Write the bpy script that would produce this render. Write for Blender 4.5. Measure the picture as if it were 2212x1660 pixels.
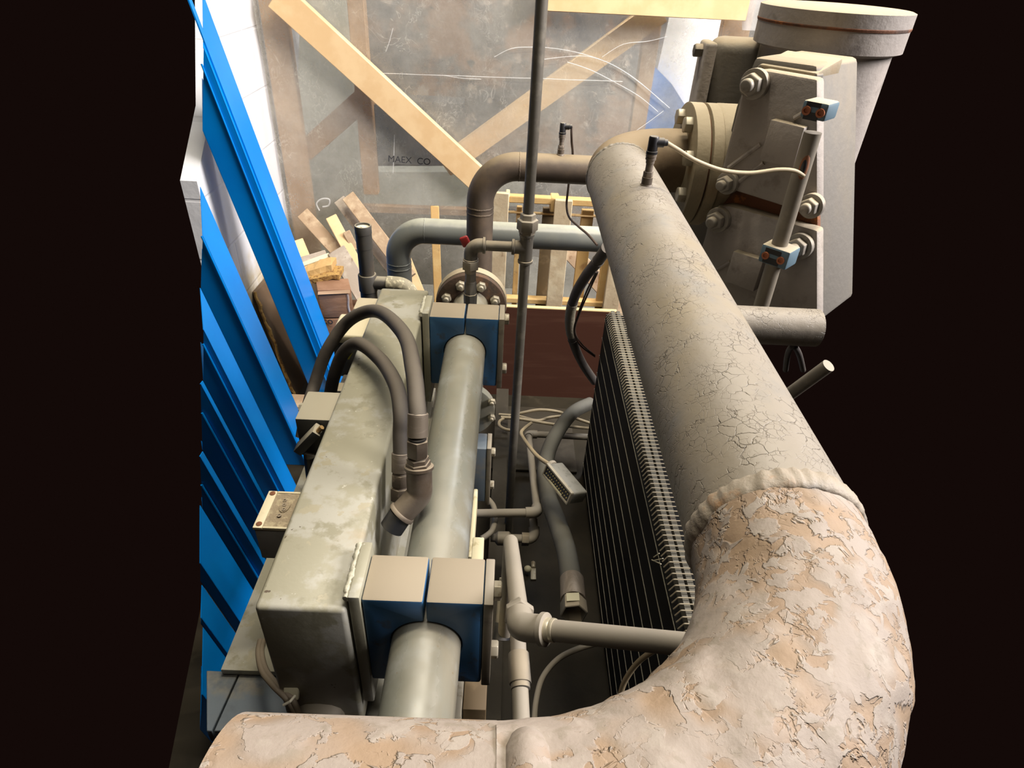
import bpy, bmesh, math, random
from mathutils import Vector, Matrix, noise
random.seed(7)
for o in list(bpy.data.objects): bpy.data.objects.remove(o)
C = bpy.context.scene.collection
PI = math.pi
CAMZ = 1.5                      # camera height above the floor; h = depth below the camera
FPX = 1370.0                    # focal length in pixels of the 2212 px wide frame
RT = Vector((0.99881894, 0.00948004, 0.04765358))
DN = Vector((0.04448956, -0.57267352, -0.81857542))
FW = Vector((0.01952982, 0.81972872, -0.57241892))
# ---------------------------------------------------------------- camera
cd = bpy.data.cameras.new('camera'); cam = bpy.data.objects.new('camera', cd); C.objects.link(cam)
cd.sensor_fit = 'HORIZONTAL'; cd.sensor_width = 36.0; cd.lens = FPX / 2212 * 36.0; cd.clip_start = 0.02
m3 = Matrix((RT, -DN, -FW)).transposed()
cam.matrix_world = Matrix.Translation((0, 0, CAMZ)) @ m3.to_4x4()
bpy.context.scene.camera = cam
# ---------------------------------------------------------------- world, lamps, added fill lights, exposure
vs = bpy.context.scene.view_settings
vs.view_transform = 'Standard'; vs.look = 'None'; vs.gamma = 1.0; vs.exposure = 0.0; vs.use_curve_mapping = False
w = bpy.data.worlds.new('dark_hall'); bpy.context.scene.world = w; w.use_nodes = True
bg = w.node_tree.nodes['Background']; bg.inputs[0].default_value = (0.0065, 0.0030, 0.0024, 1); bg.inputs[1].default_value = 1.0
def area(name, loc, target, sx, sy, power, col):
    l = bpy.data.lights.new(name, 'AREA'); l.shape = 'RECTANGLE'; l.size = sx; l.size_y = sy; l.energy = power; l.color = col
    o = bpy.data.objects.new(name, l); C.objects.link(o); o.location = loc
    o.rotation_euler = (Vector(target) - Vector(loc)).to_track_quat('-Z', 'Y').to_euler()
    return o
area('ceiling_lamp', (0.45, 1.15, 3.3), (0.25, 1.1, 0.6), 0.07, 1.5, 66, (1.0, 0.90, 0.72))
area('daylight_window', (2.9, 0.75, 2.9), (0.0, 1.2, 0.8), 1.3, 1.3, 270, (1.0, 0.95, 0.95))
area('overhead_fill', (-0.2, 0.3, 4.6), (0.0, 1.2, 0.5), 3.4, 2.6, 30, (1.0, 0.92, 0.78))  # unseen soft fill light, added to lift the black shadows
area('back_hall_lamp', (0.1, 1.75, 3.2), (0.0, 2.7, 0.9), 1.6, 0.3, 42, (1.0, 0.93, 0.82))
area('tarp_fill', (0.75, 2.68, 2.2), (0.85, 2.95, 1.1), 0.5, 0.2, 26, (0.95, 0.97, 1.0))  # light added behind the sheet to brighten the white and blue tarps

# ---------------------------------------------------------------- geometry helpers
def ray(px, py): return RT * ((px - 1106) / FPX) + DN * ((py - 830) / FPX) + FW
def at(px, py, X=None, Y=None, h=None):
    """real point seen at a photo pixel, given the x, the y or the depth below the camera at which it stands"""
    r = ray(px, py)
    t = X / r.x if X is not None else (Y / r.y if Y is not None else -h / r.z)
    return Vector((r.x * t, r.y * t, CAMZ + r.z * t))
def atp(px, py, p, n):
    r = ray(px, py); o = Vector((0, 0, CAMZ)); t = (Vector(p) - o).dot(n) / r.dot(n); return o + r * t
def V(x, y, h): return Vector((x, y, CAMZ - h))

class M:
    def __init__(s): s.v = []; s.f = []
    def add(s, vs, fs):
        b = len(s.v); s.v += [Vector(v) for v in vs]; s.f += [tuple(b + i for i in f) for f in fs]; return s
    def hexa(s, p): return s.add(p, [(0, 1, 2, 3), (7, 6, 5, 4), (0, 4, 5, 1), (1, 5, 6, 2), (2, 6, 7, 3), (3, 7, 4, 0)])
    def box(s, x0, x1, y0, y1, z0, z1):
        return s.hexa([(x0, y0, z0), (x1, y0, z0), (x1, y1, z0), (x0, y1, z0), (x0, y0, z1), (x1, y0, z1), (x1, y1, z1), (x0, y1, z1)])
    def obox(s, c, a, b, d):
        c, a, b, d = map(Vector, (c, a, b, d))
        return s.hexa([c - a - b - d, c + a - b - d, c + a + b - d, c - a + b - d, c - a - b + d, c + a - b + d, c + a + b + d, c - a + b + d])
    def prism(s, poly, vec):
        n = len(poly); vec = Vector(vec); P = [Vector(p) for p in poly]
        return s.add(P + [p + vec for p in P], [tuple(range(n)), tuple(reversed(range(n, 2 * n)))] + [(i, (i + 1) % n, n + (i + 1) % n, n + i) for i in range(n)])
    def rev(s, p, ax, prof, n=24, rot=0.0, cap=True):
        p = Vector(p); ax = Vector(ax).normalized()
        u = ax.orthogonal().normalized(); w2 = ax.cross(u); b = len(s.v)
        for d, r in prof:
            for k in range(n):
                t = 2 * PI * k / n + rot; s.v.append(p + ax * d + (u * math.cos(t) + w2 * math.sin(t)) * max(r, 1e-5))
        for i in range(len(prof) - 1):
            for k in range(n):
                a = b + i * n + k; c = b + i * n + (k + 1) % n; s.f.append((a, c, c + n, a + n))
        if cap:
            s.f.append(tuple(b + k for k in range(n))); e = b + (len(prof) - 1) * n; s.f.append(tuple(e + k for k in reversed(range(n))))
        return s
    def cyl(s, a, b, r, r2=None, n=24):
        a, b = Vector(a), Vector(b); return s.rev(a, b - a, [(0, r), ((b - a).length, r if r2 is None else r2)], n)
    def tube(s, pts, r, n=16, cap=True, rf=None):
        pts = [Vector(p) for p in pts]; T = []
        for i in range(len(pts)):
            T.append((pts[min(i + 1, len(pts) - 1)] - pts[max(i - 1, 0)]).normalized())
        u = T[0].orthogonal().normalized(); b = len(s.v)
        for i, p in enumerate(pts):
            u = (u - T[i] * u.dot(T[i])).normalized(); w2 = T[i].cross(u); rr = r if rf is None else rf(i / (len(pts) - 1))
            for k in range(n):
                t = 2 * PI * k / n; s.v.append(p + (u * math.cos(t) + w2 * math.sin(t)) * rr)
        for i in range(len(pts) - 1):
            for k in range(n):
                a = b + i * n + k; c = b + i * n + (k + 1) % n; s.f.append((a, c, c + n, a + n))
        if cap:
            s.f.append(tuple(b + k for k in range(n))); e = b + (len(pts) - 1) * n; s.f.append(tuple(e + k for k in reversed(range(n))))
        return s
    def ball(s, c, r, sc=(1, 1, 1), n=16):
        c = Vector(c); b = len(s.v); m = n // 2
        for i in range(m + 1):
            for k in range(n):
                a = PI * i / m; t = 2 * PI * k / n
                s.v.append(c + Vector((r * sc[0] * math.sin(a) * math.cos(t), r * sc[1] * math.sin(a) * math.sin(t), r * sc[2] * math.cos(a))))
        for i in range(m):
            for k in range(n):
                a = b + i * n + k; d = b + i * n + (k + 1) % n; s.f.append((a, d, d + n, a + n))
        return s
def smooth(pts, n=8):
    pts = [Vector(p) for p in pts]; out = []
    for i in range(len(pts) - 1):
        p0, p1, p2, p3 = pts[max(i - 1, 0)], pts[i], pts[i + 1], pts[min(i + 2, len(pts) - 1)]
        for k in range(n):
            t = k / n
            out.append(0.5 * ((2 * p1) + (p2 - p0) * t + (2 * p0 - 5 * p1 + 4 * p2 - p3) * t * t + (3 * p1 - p0 - 3 * p2 + p3) * t ** 3))
    return out + [pts[-1]]
def fil(pts, r, n=12):
    pts = [Vector(p) for p in pts]; out = [pts[0]]
    for i in range(1, len(pts) - 1):
        a = (pts[i - 1] - pts[i]).normalized(); b = (pts[i + 1] - pts[i]).normalized(); ang = a.angle(b)
        d = r / math.tan(ang / 2); c = pts[i] + (a + b).normalized() * (r / math.sin(ang / 2))
        s0 = pts[i] + a * d - c; s1 = pts[i] + b * d - c; tot = s0.angle(s1)
        for k in range(n + 1):
            t = k / n; out.append(c + (s0 * math.sin((1 - t) * tot) + s1 * math.sin(t * tot)) / math.sin(tot))
    return out + [pts[-1]]
BASE = {}
def obj(name, m, mat, parent=None, bevel=0.0, ang=38, seg=2, flat=False):
    me = bpy.data.meshes.new(name)
    if parent is None:
        lo = [min(v[i] for v in m.v) for i in range(3)]; hi = [max(v[i] for v in m.v) for i in range(3)]
        org = Vector(((lo[0] + hi[0]) / 2, (lo[1] + hi[1]) / 2, lo[2]))
    else: org = BASE[parent.name]
    me.from_pydata([tuple(v - org) for v in m.v], [], m.f)
    bm = bmesh.new(); bm.from_mesh(me); bmesh.ops.remove_doubles(bm, verts=bm.verts, dist=1e-6)
    bmesh.ops.recalc_face_normals(bm, faces=bm.faces)
    if bevel:
        es = [e for e in bm.edges if len(e.link_faces) == 2 and e.calc_face_angle(0) > math.radians(30)]
        bmesh.ops.bevel(bm, geom=es, offset=bevel, segments=seg, profile=0.5, affect='EDGES', clamp_overlap=True)
    bm.to_mesh(me); bm.free()
    if not flat:
        me.shade_smooth(); me.set_sharp_from_angle(angle=math.radians(ang))
    me.materials.append(mat)
    o = bpy.data.objects.new(name, me); C.objects.link(o)
    if parent is None: o.location = org; BASE[o.name] = org
    else: o.parent = parent; BASE[o.name] = org
    return o
def thing(name, loc, label, cat, group=None):
    o = bpy.data.objects.new(name, None); C.objects.link(o); o.location = loc; o.empty_display_size = 0.02
    BASE[o.name] = Vector(loc); return tag(o, label, cat, group)
def tag(o, label, cat, group=None):
    o['label'] = label; o['category'] = cat
    if group: o['group'] = group
    return o
def struct(o): o['kind'] = 'structure'; return o

# ---------------------------------------------------------------- materials
MT = {}
def mat(name, base, rough=0.6, metal=0.0, layers=(), bump=(), dust=None, crack=None, spec=0.5, coat=0.0, flakes=()):
    """layers: (colour, noise scale, lo, hi, stretch); bump: (scale, strength, stretch); dust: (colour, lo, hi) on faces that look up"""
    if name in MT: return MT[name]
    m = bpy.data.materials.new(name); MT[name] = m; m.use_nodes = True; nt = m.node_tree; N = nt.nodes; L = nt.links
    b = N['Principled BSDF']; b.inputs['Roughness'].default_value = rough; b.inputs['Metallic'].default_value = metal
    b.inputs['Specular IOR Level'].default_value = spec; b.inputs['Coat Weight'].default_value = coat; b.inputs['Coat Roughness'].default_value = 0.15
    tc = N.new('ShaderNodeTexCoord'); src = tc.outputs['Object']
    def noi(scale, stretch=None, det=6, rgh=0.6, dist=0.0):
        mp = N.new('ShaderNodeMapping'); L.new(src, mp.inputs[0])
        if stretch: mp.inputs['Scale'].default_value = stretch
        n = N.new('ShaderNodeTexNoise'); n.inputs['Scale'].default_value = scale; n.inputs['Detail'].default_value = det
        n.inputs['Roughness'].default_value = rgh; n.inputs['Distortion'].default_value = dist; L.new(mp.outputs[0], n.inputs['Vector']); return n.outputs[0]
    def ramp(v, lo, hi):
        r = N.new('ShaderNodeMapRange'); r.interpolation_type = 'SMOOTHSTEP'; r.inputs[1].default_value = lo; r.inputs[2].default_value = hi; L.new(v, r.inputs[0]); return r.outputs[0]
    def mix(f, a, c):
        x = N.new('ShaderNodeMix'); x.data_type = 'RGBA'; L.new(f, x.inputs[0])
        if isinstance(a, tuple): x.inputs[6].default_value = (*a, 1)
        else: L.new(a, x.inputs[6])
        if isinstance(c, tuple): x.inputs[7].default_value = (*c, 1)
        else: L.new(c, x.inputs[7])
        return x.outputs[2]
    def math_(op, a, c):
        x = N.new('ShaderNodeMath'); x.operation = op
        for i, q in enumerate((a, c)):
            if isinstance(q, (int, float)): x.inputs[i].default_value = q
            else: L.new(q, x.inputs[i])
        return x.outputs[0]
    col = base; hs = []
    for (c2, sc, lo, hi, *st) in layers:
        f = ramp(noi(sc, st[0] if st else None), lo, hi); col = mix(f, col, c2)
    for (sc, stg, *st) in bump: hs.append((noi(sc, st[0] if st else None, det=8), stg))
    for (sc, thr, wd, clow, stg, mlo, mhi) in flakes:
        f = ramp(noi(sc, det=4, rgh=.55, dist=.6), thr, thr + wd); mk = ramp(noi(sc * .22, det=2), mlo, mhi)
        f = math_('MAXIMUM', f, math_('SUBTRACT', 1.0, mk)); inv = math_('SUBTRACT', 1.0, f); col = mix(inv, col, clow); hs.append((f, stg))
    if crack:
        for (sc, wid, c2, stg, warp, mlo, mhi) in crack:
            nv = N.new('ShaderNodeTexNoise'); nv.inputs['Scale'].default_value = sc * 0.8; nv.inputs['Detail'].default_value = 4; L.new(src, nv.inputs['Vector'])
            vm = N.new('ShaderNodeVectorMath'); vm.operation = 'SCALE'; L.new(nv.outputs['Color'], vm.inputs[0]); vm.inputs['Scale'].default_value = warp / sc
            va = N.new('ShaderNodeVectorMath'); va.operation = 'ADD'; L.new(src, va.inputs[0]); L.new(vm.outputs[0], va.inputs[1])
            vo = N.new('ShaderNodeTexVoronoi'); vo.feature = 'DISTANCE_TO_EDGE'; vo.inputs['Scale'].default_value = sc; L.new(va.outputs[0], vo.inputs['Vector'])
            f = ramp(vo.outputs['Distance'], 0.0, wid); inv = math_('SUBTRACT', 1.0, f)
            msk = ramp(noi(sc * 0.22, det=3), mlo, mhi); inv = math_('MULTIPLY', inv, msk)
            if c2: col = mix(inv, col if not isinstance(col, tuple) else col, c2)
            hs.append((math_('SUBTRACT', 1.0, inv), stg))
    if dust:
        c2, lo, hi = dust
        g = N.new('ShaderNodeNewGeometry'); sx = N.new('ShaderNodeSeparateXYZ'); L.new(g.outputs['True Normal'] if False else g.outputs['Normal'], sx.inputs[0])
        f = ramp(math_('ADD', sx.outputs[2], math_('MULTIPLY', math_('SUBTRACT', noi(40), 0.5), 0.35)), lo, hi)
        col = mix(f, col, c2)
        rr = N.new('ShaderNodeMapRange'); L.new(f, rr.inputs[0]); rr.inputs[3].default_value = rough; rr.inputs[4].default_value = max(rough, 0.75); L.new(rr.outputs[0], b.inputs['Roughness'])
        if metal:
            rm = N.new('ShaderNodeMapRange'); L.new(f, rm.inputs[0]); rm.inputs[3].default_value = metal; rm.inputs[4].default_value = 0; L.new(rm.outputs[0], b.inputs['Metallic'])
    if isinstance(col, tuple): b.inputs['Base Color'].default_value = (*col, 1)
    else: L.new(col, b.inputs['Base Color'])
    prev = None
    for hsock, stg in hs:
        bp = N.new('ShaderNodeBump'); bp.inputs['Strength'].default_value = min(stg * 2, 1.0); bp.inputs['Distance'].default_value = stg * 0.004; L.new(hsock, bp.inputs['Height'])
        if prev: L.new(prev, bp.inputs['Normal'])
        prev = bp.outputs[0]
    if prev: L.new(prev, b.inputs['Normal'])
    return m
DUST = (0.40, 0.335, 0.245)
pipe_paint = mat('cracked_dusty_pipe_paint', (0.235, 0.207, 0.170), 0.5, layers=[((0.245, 0.205, 0.145), 9, .45, .72), ((0.195, 0.182, 0.162), 16, .52, .7), ((0.275, 0.247, 0.205), 30, .62, .8)],
    bump=[(60, .25), (14, .3)], crack=[(115, .04, (0.12, 0.10, 0.075), .3, 1.0, .48, .60), (210, .045, (0.135, 0.112, 0.085), .2, .9, .46, .60)])
pipe_peel = mat('peeling_flaked_pipe_paint', (0.262, 0.220, 0.186), 0.7, layers=[((0.29, 0.25, 0.212), 60, .5, .62), ((0.225, 0.19, 0.152), 110, .56, .66)],
    bump=[(46, .25), (120, .25), (300, .15)], flakes=[(78, .47, .05, (0.255, 0.178, 0.114), .36, .38, .52), (140, .44, .05, (0.24, 0.168, 0.11), .26, .44, .58)],
    crack=[(70, .02, (0.17, 0.125, 0.085), .3, 1.8, .60, .68)])
weld_paint = mat('painted_weld_metal', (0.27, 0.23, 0.18), 0.62, layers=[((0.33, 0.19, 0.095), 30, .55, .68), ((0.26, 0.235, 0.21), 40, .55, .7)], bump=[(60, .5)])
brown_pipe = mat('brown_primed_pipe', (0.075, 0.055, 0.040), 0.6, layers=[((0.12, 0.085, 0.055), 14, .4, .7)], bump=[(70, .2)], dust=((0.21, 0.16, 0.095), .45, 1.0))
far_elbow = mat('dusty_brown_elbow', (0.135, 0.092, 0.052), 0.68, layers=[((0.08, 0.052, 0.03), 14, .45, .7), ((0.19, 0.135, 0.075), 22, .55, .72)], bump=[(60, .3)], dust=((0.235, 0.175, 0.105), .35, .95))
grey_pipe = mat('glossy_grey_pipe_paint', (0.20, 0.205, 0.175), 0.2, layers=[((0.225, 0.20, 0.145), 8, .36, .70, (1, .35, 1)), ((0.28, 0.285, 0.26), 14, .52, .75), ((0.20, 0.15, 0.09), 60, .68, .74)], bump=[(26, .08)], dust=((0.27, 0.25, 0.19), .75, 1.3), spec=.8)
blue_grey_pipe = mat('slate_grey_pipe_paint', (0.16, 0.168, 0.157), 0.3, layers=[((0.2, 0.2, 0.17), 10, .5, .75)], bump=[(40, .08)], dust=((0.36, 0.36, 0.29), .6, 1.1))
beam_paint = mat('chipped_grey_green_paint', (0.275, 0.258, 0.187), 0.5, layers=[((0.335, 0.322, 0.27), 7, .50, .56), ((0.225, 0.21, 0.145), 13, .57, .64), ((0.31, 0.282, 0.20), 24, .60, .64), ((0.30, 0.24, 0.15), 5, .60, .72), ((0.10, 0.075, 0.05), 55, .70, .72), ((0.24, 0.13, 0.08), 16, .72, .76), ((0.44, 0.42, 0.35), 90, .68, .71)], bump=[(18, .25), (120, .15)])
lumpy_weld = mat('painted_weld_lumps', (0.42, 0.40, 0.31), 0.5, layers=[((0.14, 0.11, 0.08), 60, .62, .7)], bump=[(80, .9)])
block_blue = mat('dusty_blue_clamp_plastic', (0.028, 0.10, 0.215), 0.5, layers=[((0.04, 0.06, 0.085), 30, .55, .7), ((0.05, 0.15, 0.28), 20, .62, .75)], bump=[(60, .15)], dust=((0.265, 0.22, 0.155), .35, .75))
steel_dusty = mat('dusty_steel', (0.17, 0.145, 0.105), 0.55, layers=[((0.09, 0.07, 0.05), 30, .5, .7)], bump=[(60, .2)], dust=((0.27, 0.235, 0.18), .4, .9))
galv = mat('galvanised_pipe', (0.135, 0.122, 0.10), 0.5, .1, layers=[((0.19, 0.17, 0.135), 40, .5, .7), ((0.06, 0.05, 0.04), 18, .55, .7, (1, 1, .3))], bump=[(70, .15)], dust=((0.30, 0.25, 0.175), .3, .95))
galv_light = mat('dust_covered_galvanised_pipe', (0.22, 0.19, 0.145), 0.6, .1, layers=[((0.29, 0.25, 0.19), 30, .5, .7)], bump=[(80, .15)], dust=((0.29, 0.255, 0.20), .0, .8))
zinc = mat('dull_zinc_bolt', (0.36, 0.32, 0.24), 0.45, .35, layers=[((0.2, 0.16, 0.1), 60, .55, .7)], bump=[(80, .15)])
rust = mat('rusty_iron', (0.16, 0.06, 0.025), 0.85, layers=[((0.35, 0.12, 0.03), 40, .58, .68), ((0.08, 0.045, 0.03), 25, .5, .65)], bump=[(60, .5)])
cast = mat('dusty_cast_iron_paint', (0.30, 0.265, 0.235), 0.62, layers=[((0.36, 0.315, 0.275), 10, .45, .7), ((0.22, 0.19, 0.165), 30, .55, .7)], bump=[(130, .3), (20, .15)], dust=((0.31, 0.255, 0.175), .3, .85))
cast_dark = mat('dark_cast_iron', (0.13, 0.118, 0.10), 0.7, layers=[((0.15, 0.13, 0.1), 12, .45, .7, (1, 1, .3))], bump=[(90, .3)], dust=((0.28, 0.225, 0.15), .3, .85))
cast_tan = mat('tan_dusty_casting', (0.25, 0.205, 0.13), 0.7, layers=[((0.25, 0.18, 0.1), 20, .5, .7)], bump=[(100, .3)], dust=((0.32, 0.265, 0.175), .3, .95))
rubber = mat('dusty_black_rubber', (0.045, 0.038, 0.033), 0.6, layers=[((0.07, 0.057, 0.046), 25, .45, .7)], bump=[(120, .15)], dust=((0.125, 0.105, 0.082), .2, 1.1))
rubber_hose2 = mat('grey_rubber_hose', (0.055, 0.052, 0.042), 0.6, layers=[((0.08, 0.074, 0.06), 25, .45, .7)], bump=[(120, .15)], dust=((0.11, 0.105, 0.085), .2, 1.1))
blackp = mat('black_plastic', (0.018, 0.018, 0.020), 0.45, dust=((0.17, 0.15, 0.12), .5, 1.1))
brass_iron = mat('brown_malleable_iron', (0.12, 0.095, 0.073), 0.45, .15, layers=[((0.25, 0.2, 0.15), 40, .6, .7), ((0.09, 0.065, 0.045), 22, .5, .7)], bump=[(70, .25)], dust=((0.27, 0.22, 0.16), .3, 1.0))
ferrule = mat('crimped_steel_sleeve', (0.23, 0.19, 0.15), 0.5, .4, layers=[((0.32, 0.27, 0.22), 60, .5, .65, (.3, .3, 3))], bump=[(120, .2)])
cable = mat('beige_cable', (0.42, 0.34, 0.215), 0.6, layers=[((0.25, 0.18, 0.1), 50, .6, .72)])
dark_cable = mat('brown_cable', (0.05, 0.03, 0.02), 0.6)
blue_panel = mat('glossy_blue_sheet_metal', (0.0, 0.18, 0.60), 0.30, layers=[((0.0, 0.20, 0.63), 3, .4, .6)], bump=[(3, .05)], spec=.5)
cream_lid = mat('cream_box_paint', (0.60, 0.53, 0.36), 0.5, layers=[((0.48, 0.4, 0.25), 30, .55, .7)])
box_grey = mat('grey_box_plastic', (0.33, 0.32, 0.29), 0.55, layers=[((0.26, 0.25, 0.22), 30, .5, .7)], dust=((0.50, 0.43, 0.30), .4, .9))
lid_dirt = mat('gritty_dirt_in_lid', (0.30, 0.24, 0.16), 0.9, layers=[((0.42, 0.35, 0.23), 90, .5, .6)], bump=[(150, .8)])
dark_box = mat('dark_grey_box', (0.065, 0.065, 0.06), 0.5, layers=[((0.09, 0.09, 0.08), 30, .5, .7)], dust=((0.36, 0.325, 0.245), .45, .8))
coil_black = mat('black_coil_face', (0.012, 0.012, 0.013), 0.5)
rodm = mat('dull_spacer_rod', (0.20, 0.185, 0.135), 0.6)
wirem = mat('dusty_fin_wire', (0.30, 0.255, 0.175), 0.6, bump=[(90, .2)])
coil_top = mat('grey_coil_top_strip', (0.10, 0.092, 0.07), 0.8, layers=[((0.07, 0.03, 0.018), 10, .6, .7)])
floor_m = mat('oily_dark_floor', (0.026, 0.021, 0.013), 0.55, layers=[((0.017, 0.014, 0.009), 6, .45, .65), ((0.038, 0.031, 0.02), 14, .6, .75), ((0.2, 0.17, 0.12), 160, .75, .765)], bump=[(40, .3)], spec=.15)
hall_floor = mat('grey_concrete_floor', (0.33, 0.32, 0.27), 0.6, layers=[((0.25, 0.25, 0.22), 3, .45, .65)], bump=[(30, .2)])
skid_m = mat('dark_skid_steel', (0.036, 0.030, 0.021), 0.6, layers=[((0.05, 0.042, 0.03), 14, .5, .7)], bump=[(50, .2)], spec=.15)
board_red = mat('brown_film_plywood', (0.060, 0.022, 0.013), 0.45, layers=[((0.085, 0.036, 0.022), 8, .5, .7, (.3, 1, 3))], bump=[(60, .1, (.3, 1, 2))])
board_edge = mat('plywood_edge', (0.62, 0.46, 0.22), 0.7)
pine = mat('fresh_pine', (0.66, 0.45, 0.235), 0.6, layers=[((0.72, 0.52, 0.29), 10, .4, .65, (1, 1, 1)), ((0.42, 0.22, 0.08), 26, .70, .76)], bump=[(40, .15)])
old_wood = mat('weathered_plank', (0.36, 0.25, 0.155), 0.75, layers=[((0.5, 0.38, 0.25), 14, .45, .65), ((0.22, 0.13, 0.07), 22, .58, .72)], bump=[(40, .4)])
grey_wood = mat('grey_weathered_plank', (0.33, 0.275, 0.22), 0.8, layers=[((0.45, 0.39, 0.32), 14, .45, .65), ((0.2, 0.14, 0.09), 22, .6, .72)], bump=[(40, .4)])
pallet_w = mat('yellow_pallet_wood', (0.50, 0.315, 0.12), 0.7, layers=[((0.56, 0.39, 0.17), 9, .45, .65), ((0.33, 0.19, 0.075), 18, .58, .74), ((0.28, 0.2, 0.12), 30, .64, .75)], bump=[(40, .4)])
pallet_g = mat('greyed_pallet_wood', (0.42, 0.33, 0.21), 0.75, layers=[((0.52, 0.44, 0.3), 12, .45, .65), ((0.22, 0.14, 0.075), 20, .58, .72)], bump=[(40, .4)])
cardboard = mat('brown_cardboard', (0.22, 0.115, 0.062), 0.75, layers=[((0.28, 0.155, 0.09), 9, .45, .65, (1, 1, 3))], bump=[(14, .6, (1, 1, 3))])
osb = mat('ragged_board_edge', (0.40, 0.24, 0.07), 0.9, layers=[((0.2, 0.1, 0.03), 70, .5, .6)], bump=[(80, 1.0)])
dark_board = mat('dark_brown_board', (0.105, 0.065, 0.035), 0.6, layers=[((0.13, 0.085, 0.05), 6, .45, .65)])
ink = mat('black_ink', (0.015, 0.012, 0.012), 0.7)
red = mat('red_valve_plastic', (0.30, 0.02, 0.02), 0.5)
label_m = mat('cream_sticker', (0.50, 0.46, 0.31), 0.6)
pvc_dark = mat('dark_grey_pvc', (0.058, 0.055, 0.050), 0.45, layers=[((0.08, 0.065, 0.05), 12, .45, .65)], dust=((0.24, 0.21, 0.15), .55, 1.05))
pvc_mottled = mat('mottled_pvc_elbow', (0.24, 0.215, 0.145), 0.7, layers=[((0.45, 0.4, 0.27), 110, .52, .6)], bump=[(100, .3)])
cream = mat('cream_disc', (0.62, 0.57, 0.43), 0.6)
slate = mat('slate_blue_steel', (0.10, 0.125, 0.15), 0.5, layers=[((0.17, 0.155, 0.12), 9, .5, .65), ((0.06, 0.075, 0.09), 16, .5, .7)], bump=[(40, .2)])
clampblue = mat('grey_blue_conduit_clamp', (0.10, 0.16, 0.20), 0.6, dust=((0.38, 0.33, 0.24), .4, .9))
copper = mat('rusty_screw_head', (0.36, 0.12, 0.05), 0.6, .3)
tan_hole = mat('rust_stained_slot', (0.25, 0.10, 0.045), 0.8)
brown_plate = mat('brown_wooden_wedge', (0.14, 0.095, 0.045), 0.7, layers=[((0.2, 0.14, 0.07), 22, .5, .65)])
creamrail = mat('cream_rail_paint', (0.55, 0.49, 0.31), 0.55, layers=[((0.35, 0.28, 0.14), 24, .55, .66), ((0.68, 0.63, 0.45), 10, .55, .66)], bump=[(60, .2)])

stud = mat('browned_stud_wood', (0.36, 0.215, 0.105), 0.7, layers=[((0.44, 0.28, 0.15), 10, .45, .65)])
bolt_c = mat('dusty_grey_nut', (0.25, 0.225, 0.19), 0.5, .15, layers=[((0.17, 0.145, 0.115), 60, .55, .7)], dust=((0.33, 0.28, 0.2), .3, .95))
def wall_mat():
    m = bpy.data.materials.new('white_painted_block'); m.use_nodes = True; nt = m.node_tree; N = nt.nodes; L = nt.links; b = N['Principled BSDF']
    tc = N.new('ShaderNodeTexCoord'); sp = N.new('ShaderNodeSeparateXYZ'); L.new(tc.outputs['Object'], sp.inputs[0])
    cb = N.new('ShaderNodeCombineXYZ'); L.new(sp.outputs[1], cb.inputs[0]); L.new(sp.outputs[2], cb.inputs[1])
    br = N.new('ShaderNodeTexBrick'); br.inputs['Scale'].default_value = 1.0; br.inputs['Brick Width'].default_value = .40; br.inputs['Row Height'].default_value = .20; br.inputs['Mortar Size'].default_value = .006
    br.inputs['Color1'].default_value = br.inputs['Color2'].default_value = (1, 1, 1, 1); br.inputs['Mortar'].default_value = (0, 0, 0, 1); br.inputs['Mortar Smooth'].default_value = .6
    L.new(cb.outputs[0], br.inputs[0])
    n = N.new('ShaderNodeTexNoise'); n.inputs['Scale'].default_value = 18; n.inputs['Detail'].default_value = 8; L.new(tc.outputs['Object'], n.inputs['Vector'])
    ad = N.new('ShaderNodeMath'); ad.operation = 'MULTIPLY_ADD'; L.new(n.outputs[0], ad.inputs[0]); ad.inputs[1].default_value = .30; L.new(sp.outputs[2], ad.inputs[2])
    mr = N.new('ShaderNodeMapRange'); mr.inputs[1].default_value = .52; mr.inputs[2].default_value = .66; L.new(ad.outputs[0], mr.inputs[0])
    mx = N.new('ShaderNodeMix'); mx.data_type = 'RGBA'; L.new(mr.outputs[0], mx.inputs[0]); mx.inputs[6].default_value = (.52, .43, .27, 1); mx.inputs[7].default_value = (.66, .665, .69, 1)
    L.new(mx.outputs[2], b.inputs['Base Color']); b.inputs['Roughness'].default_value = .75
    b1 = N.new('ShaderNodeBump'); b1.inputs['Strength'].default_value = .35; b1.inputs['Distance'].default_value = .004; L.new(br.outputs['Color'], b1.inputs['Height'])
    b2 = N.new('ShaderNodeBump'); b2.inputs['Strength'].default_value = .5; b2.inputs['Distance'].default_value = .004; L.new(n.outputs[0], b2.inputs['Height']); L.new(b1.outputs[0], b2.inputs['Normal'])
    L.new(b2.outputs[0], b.inputs['Normal']); return m
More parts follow.
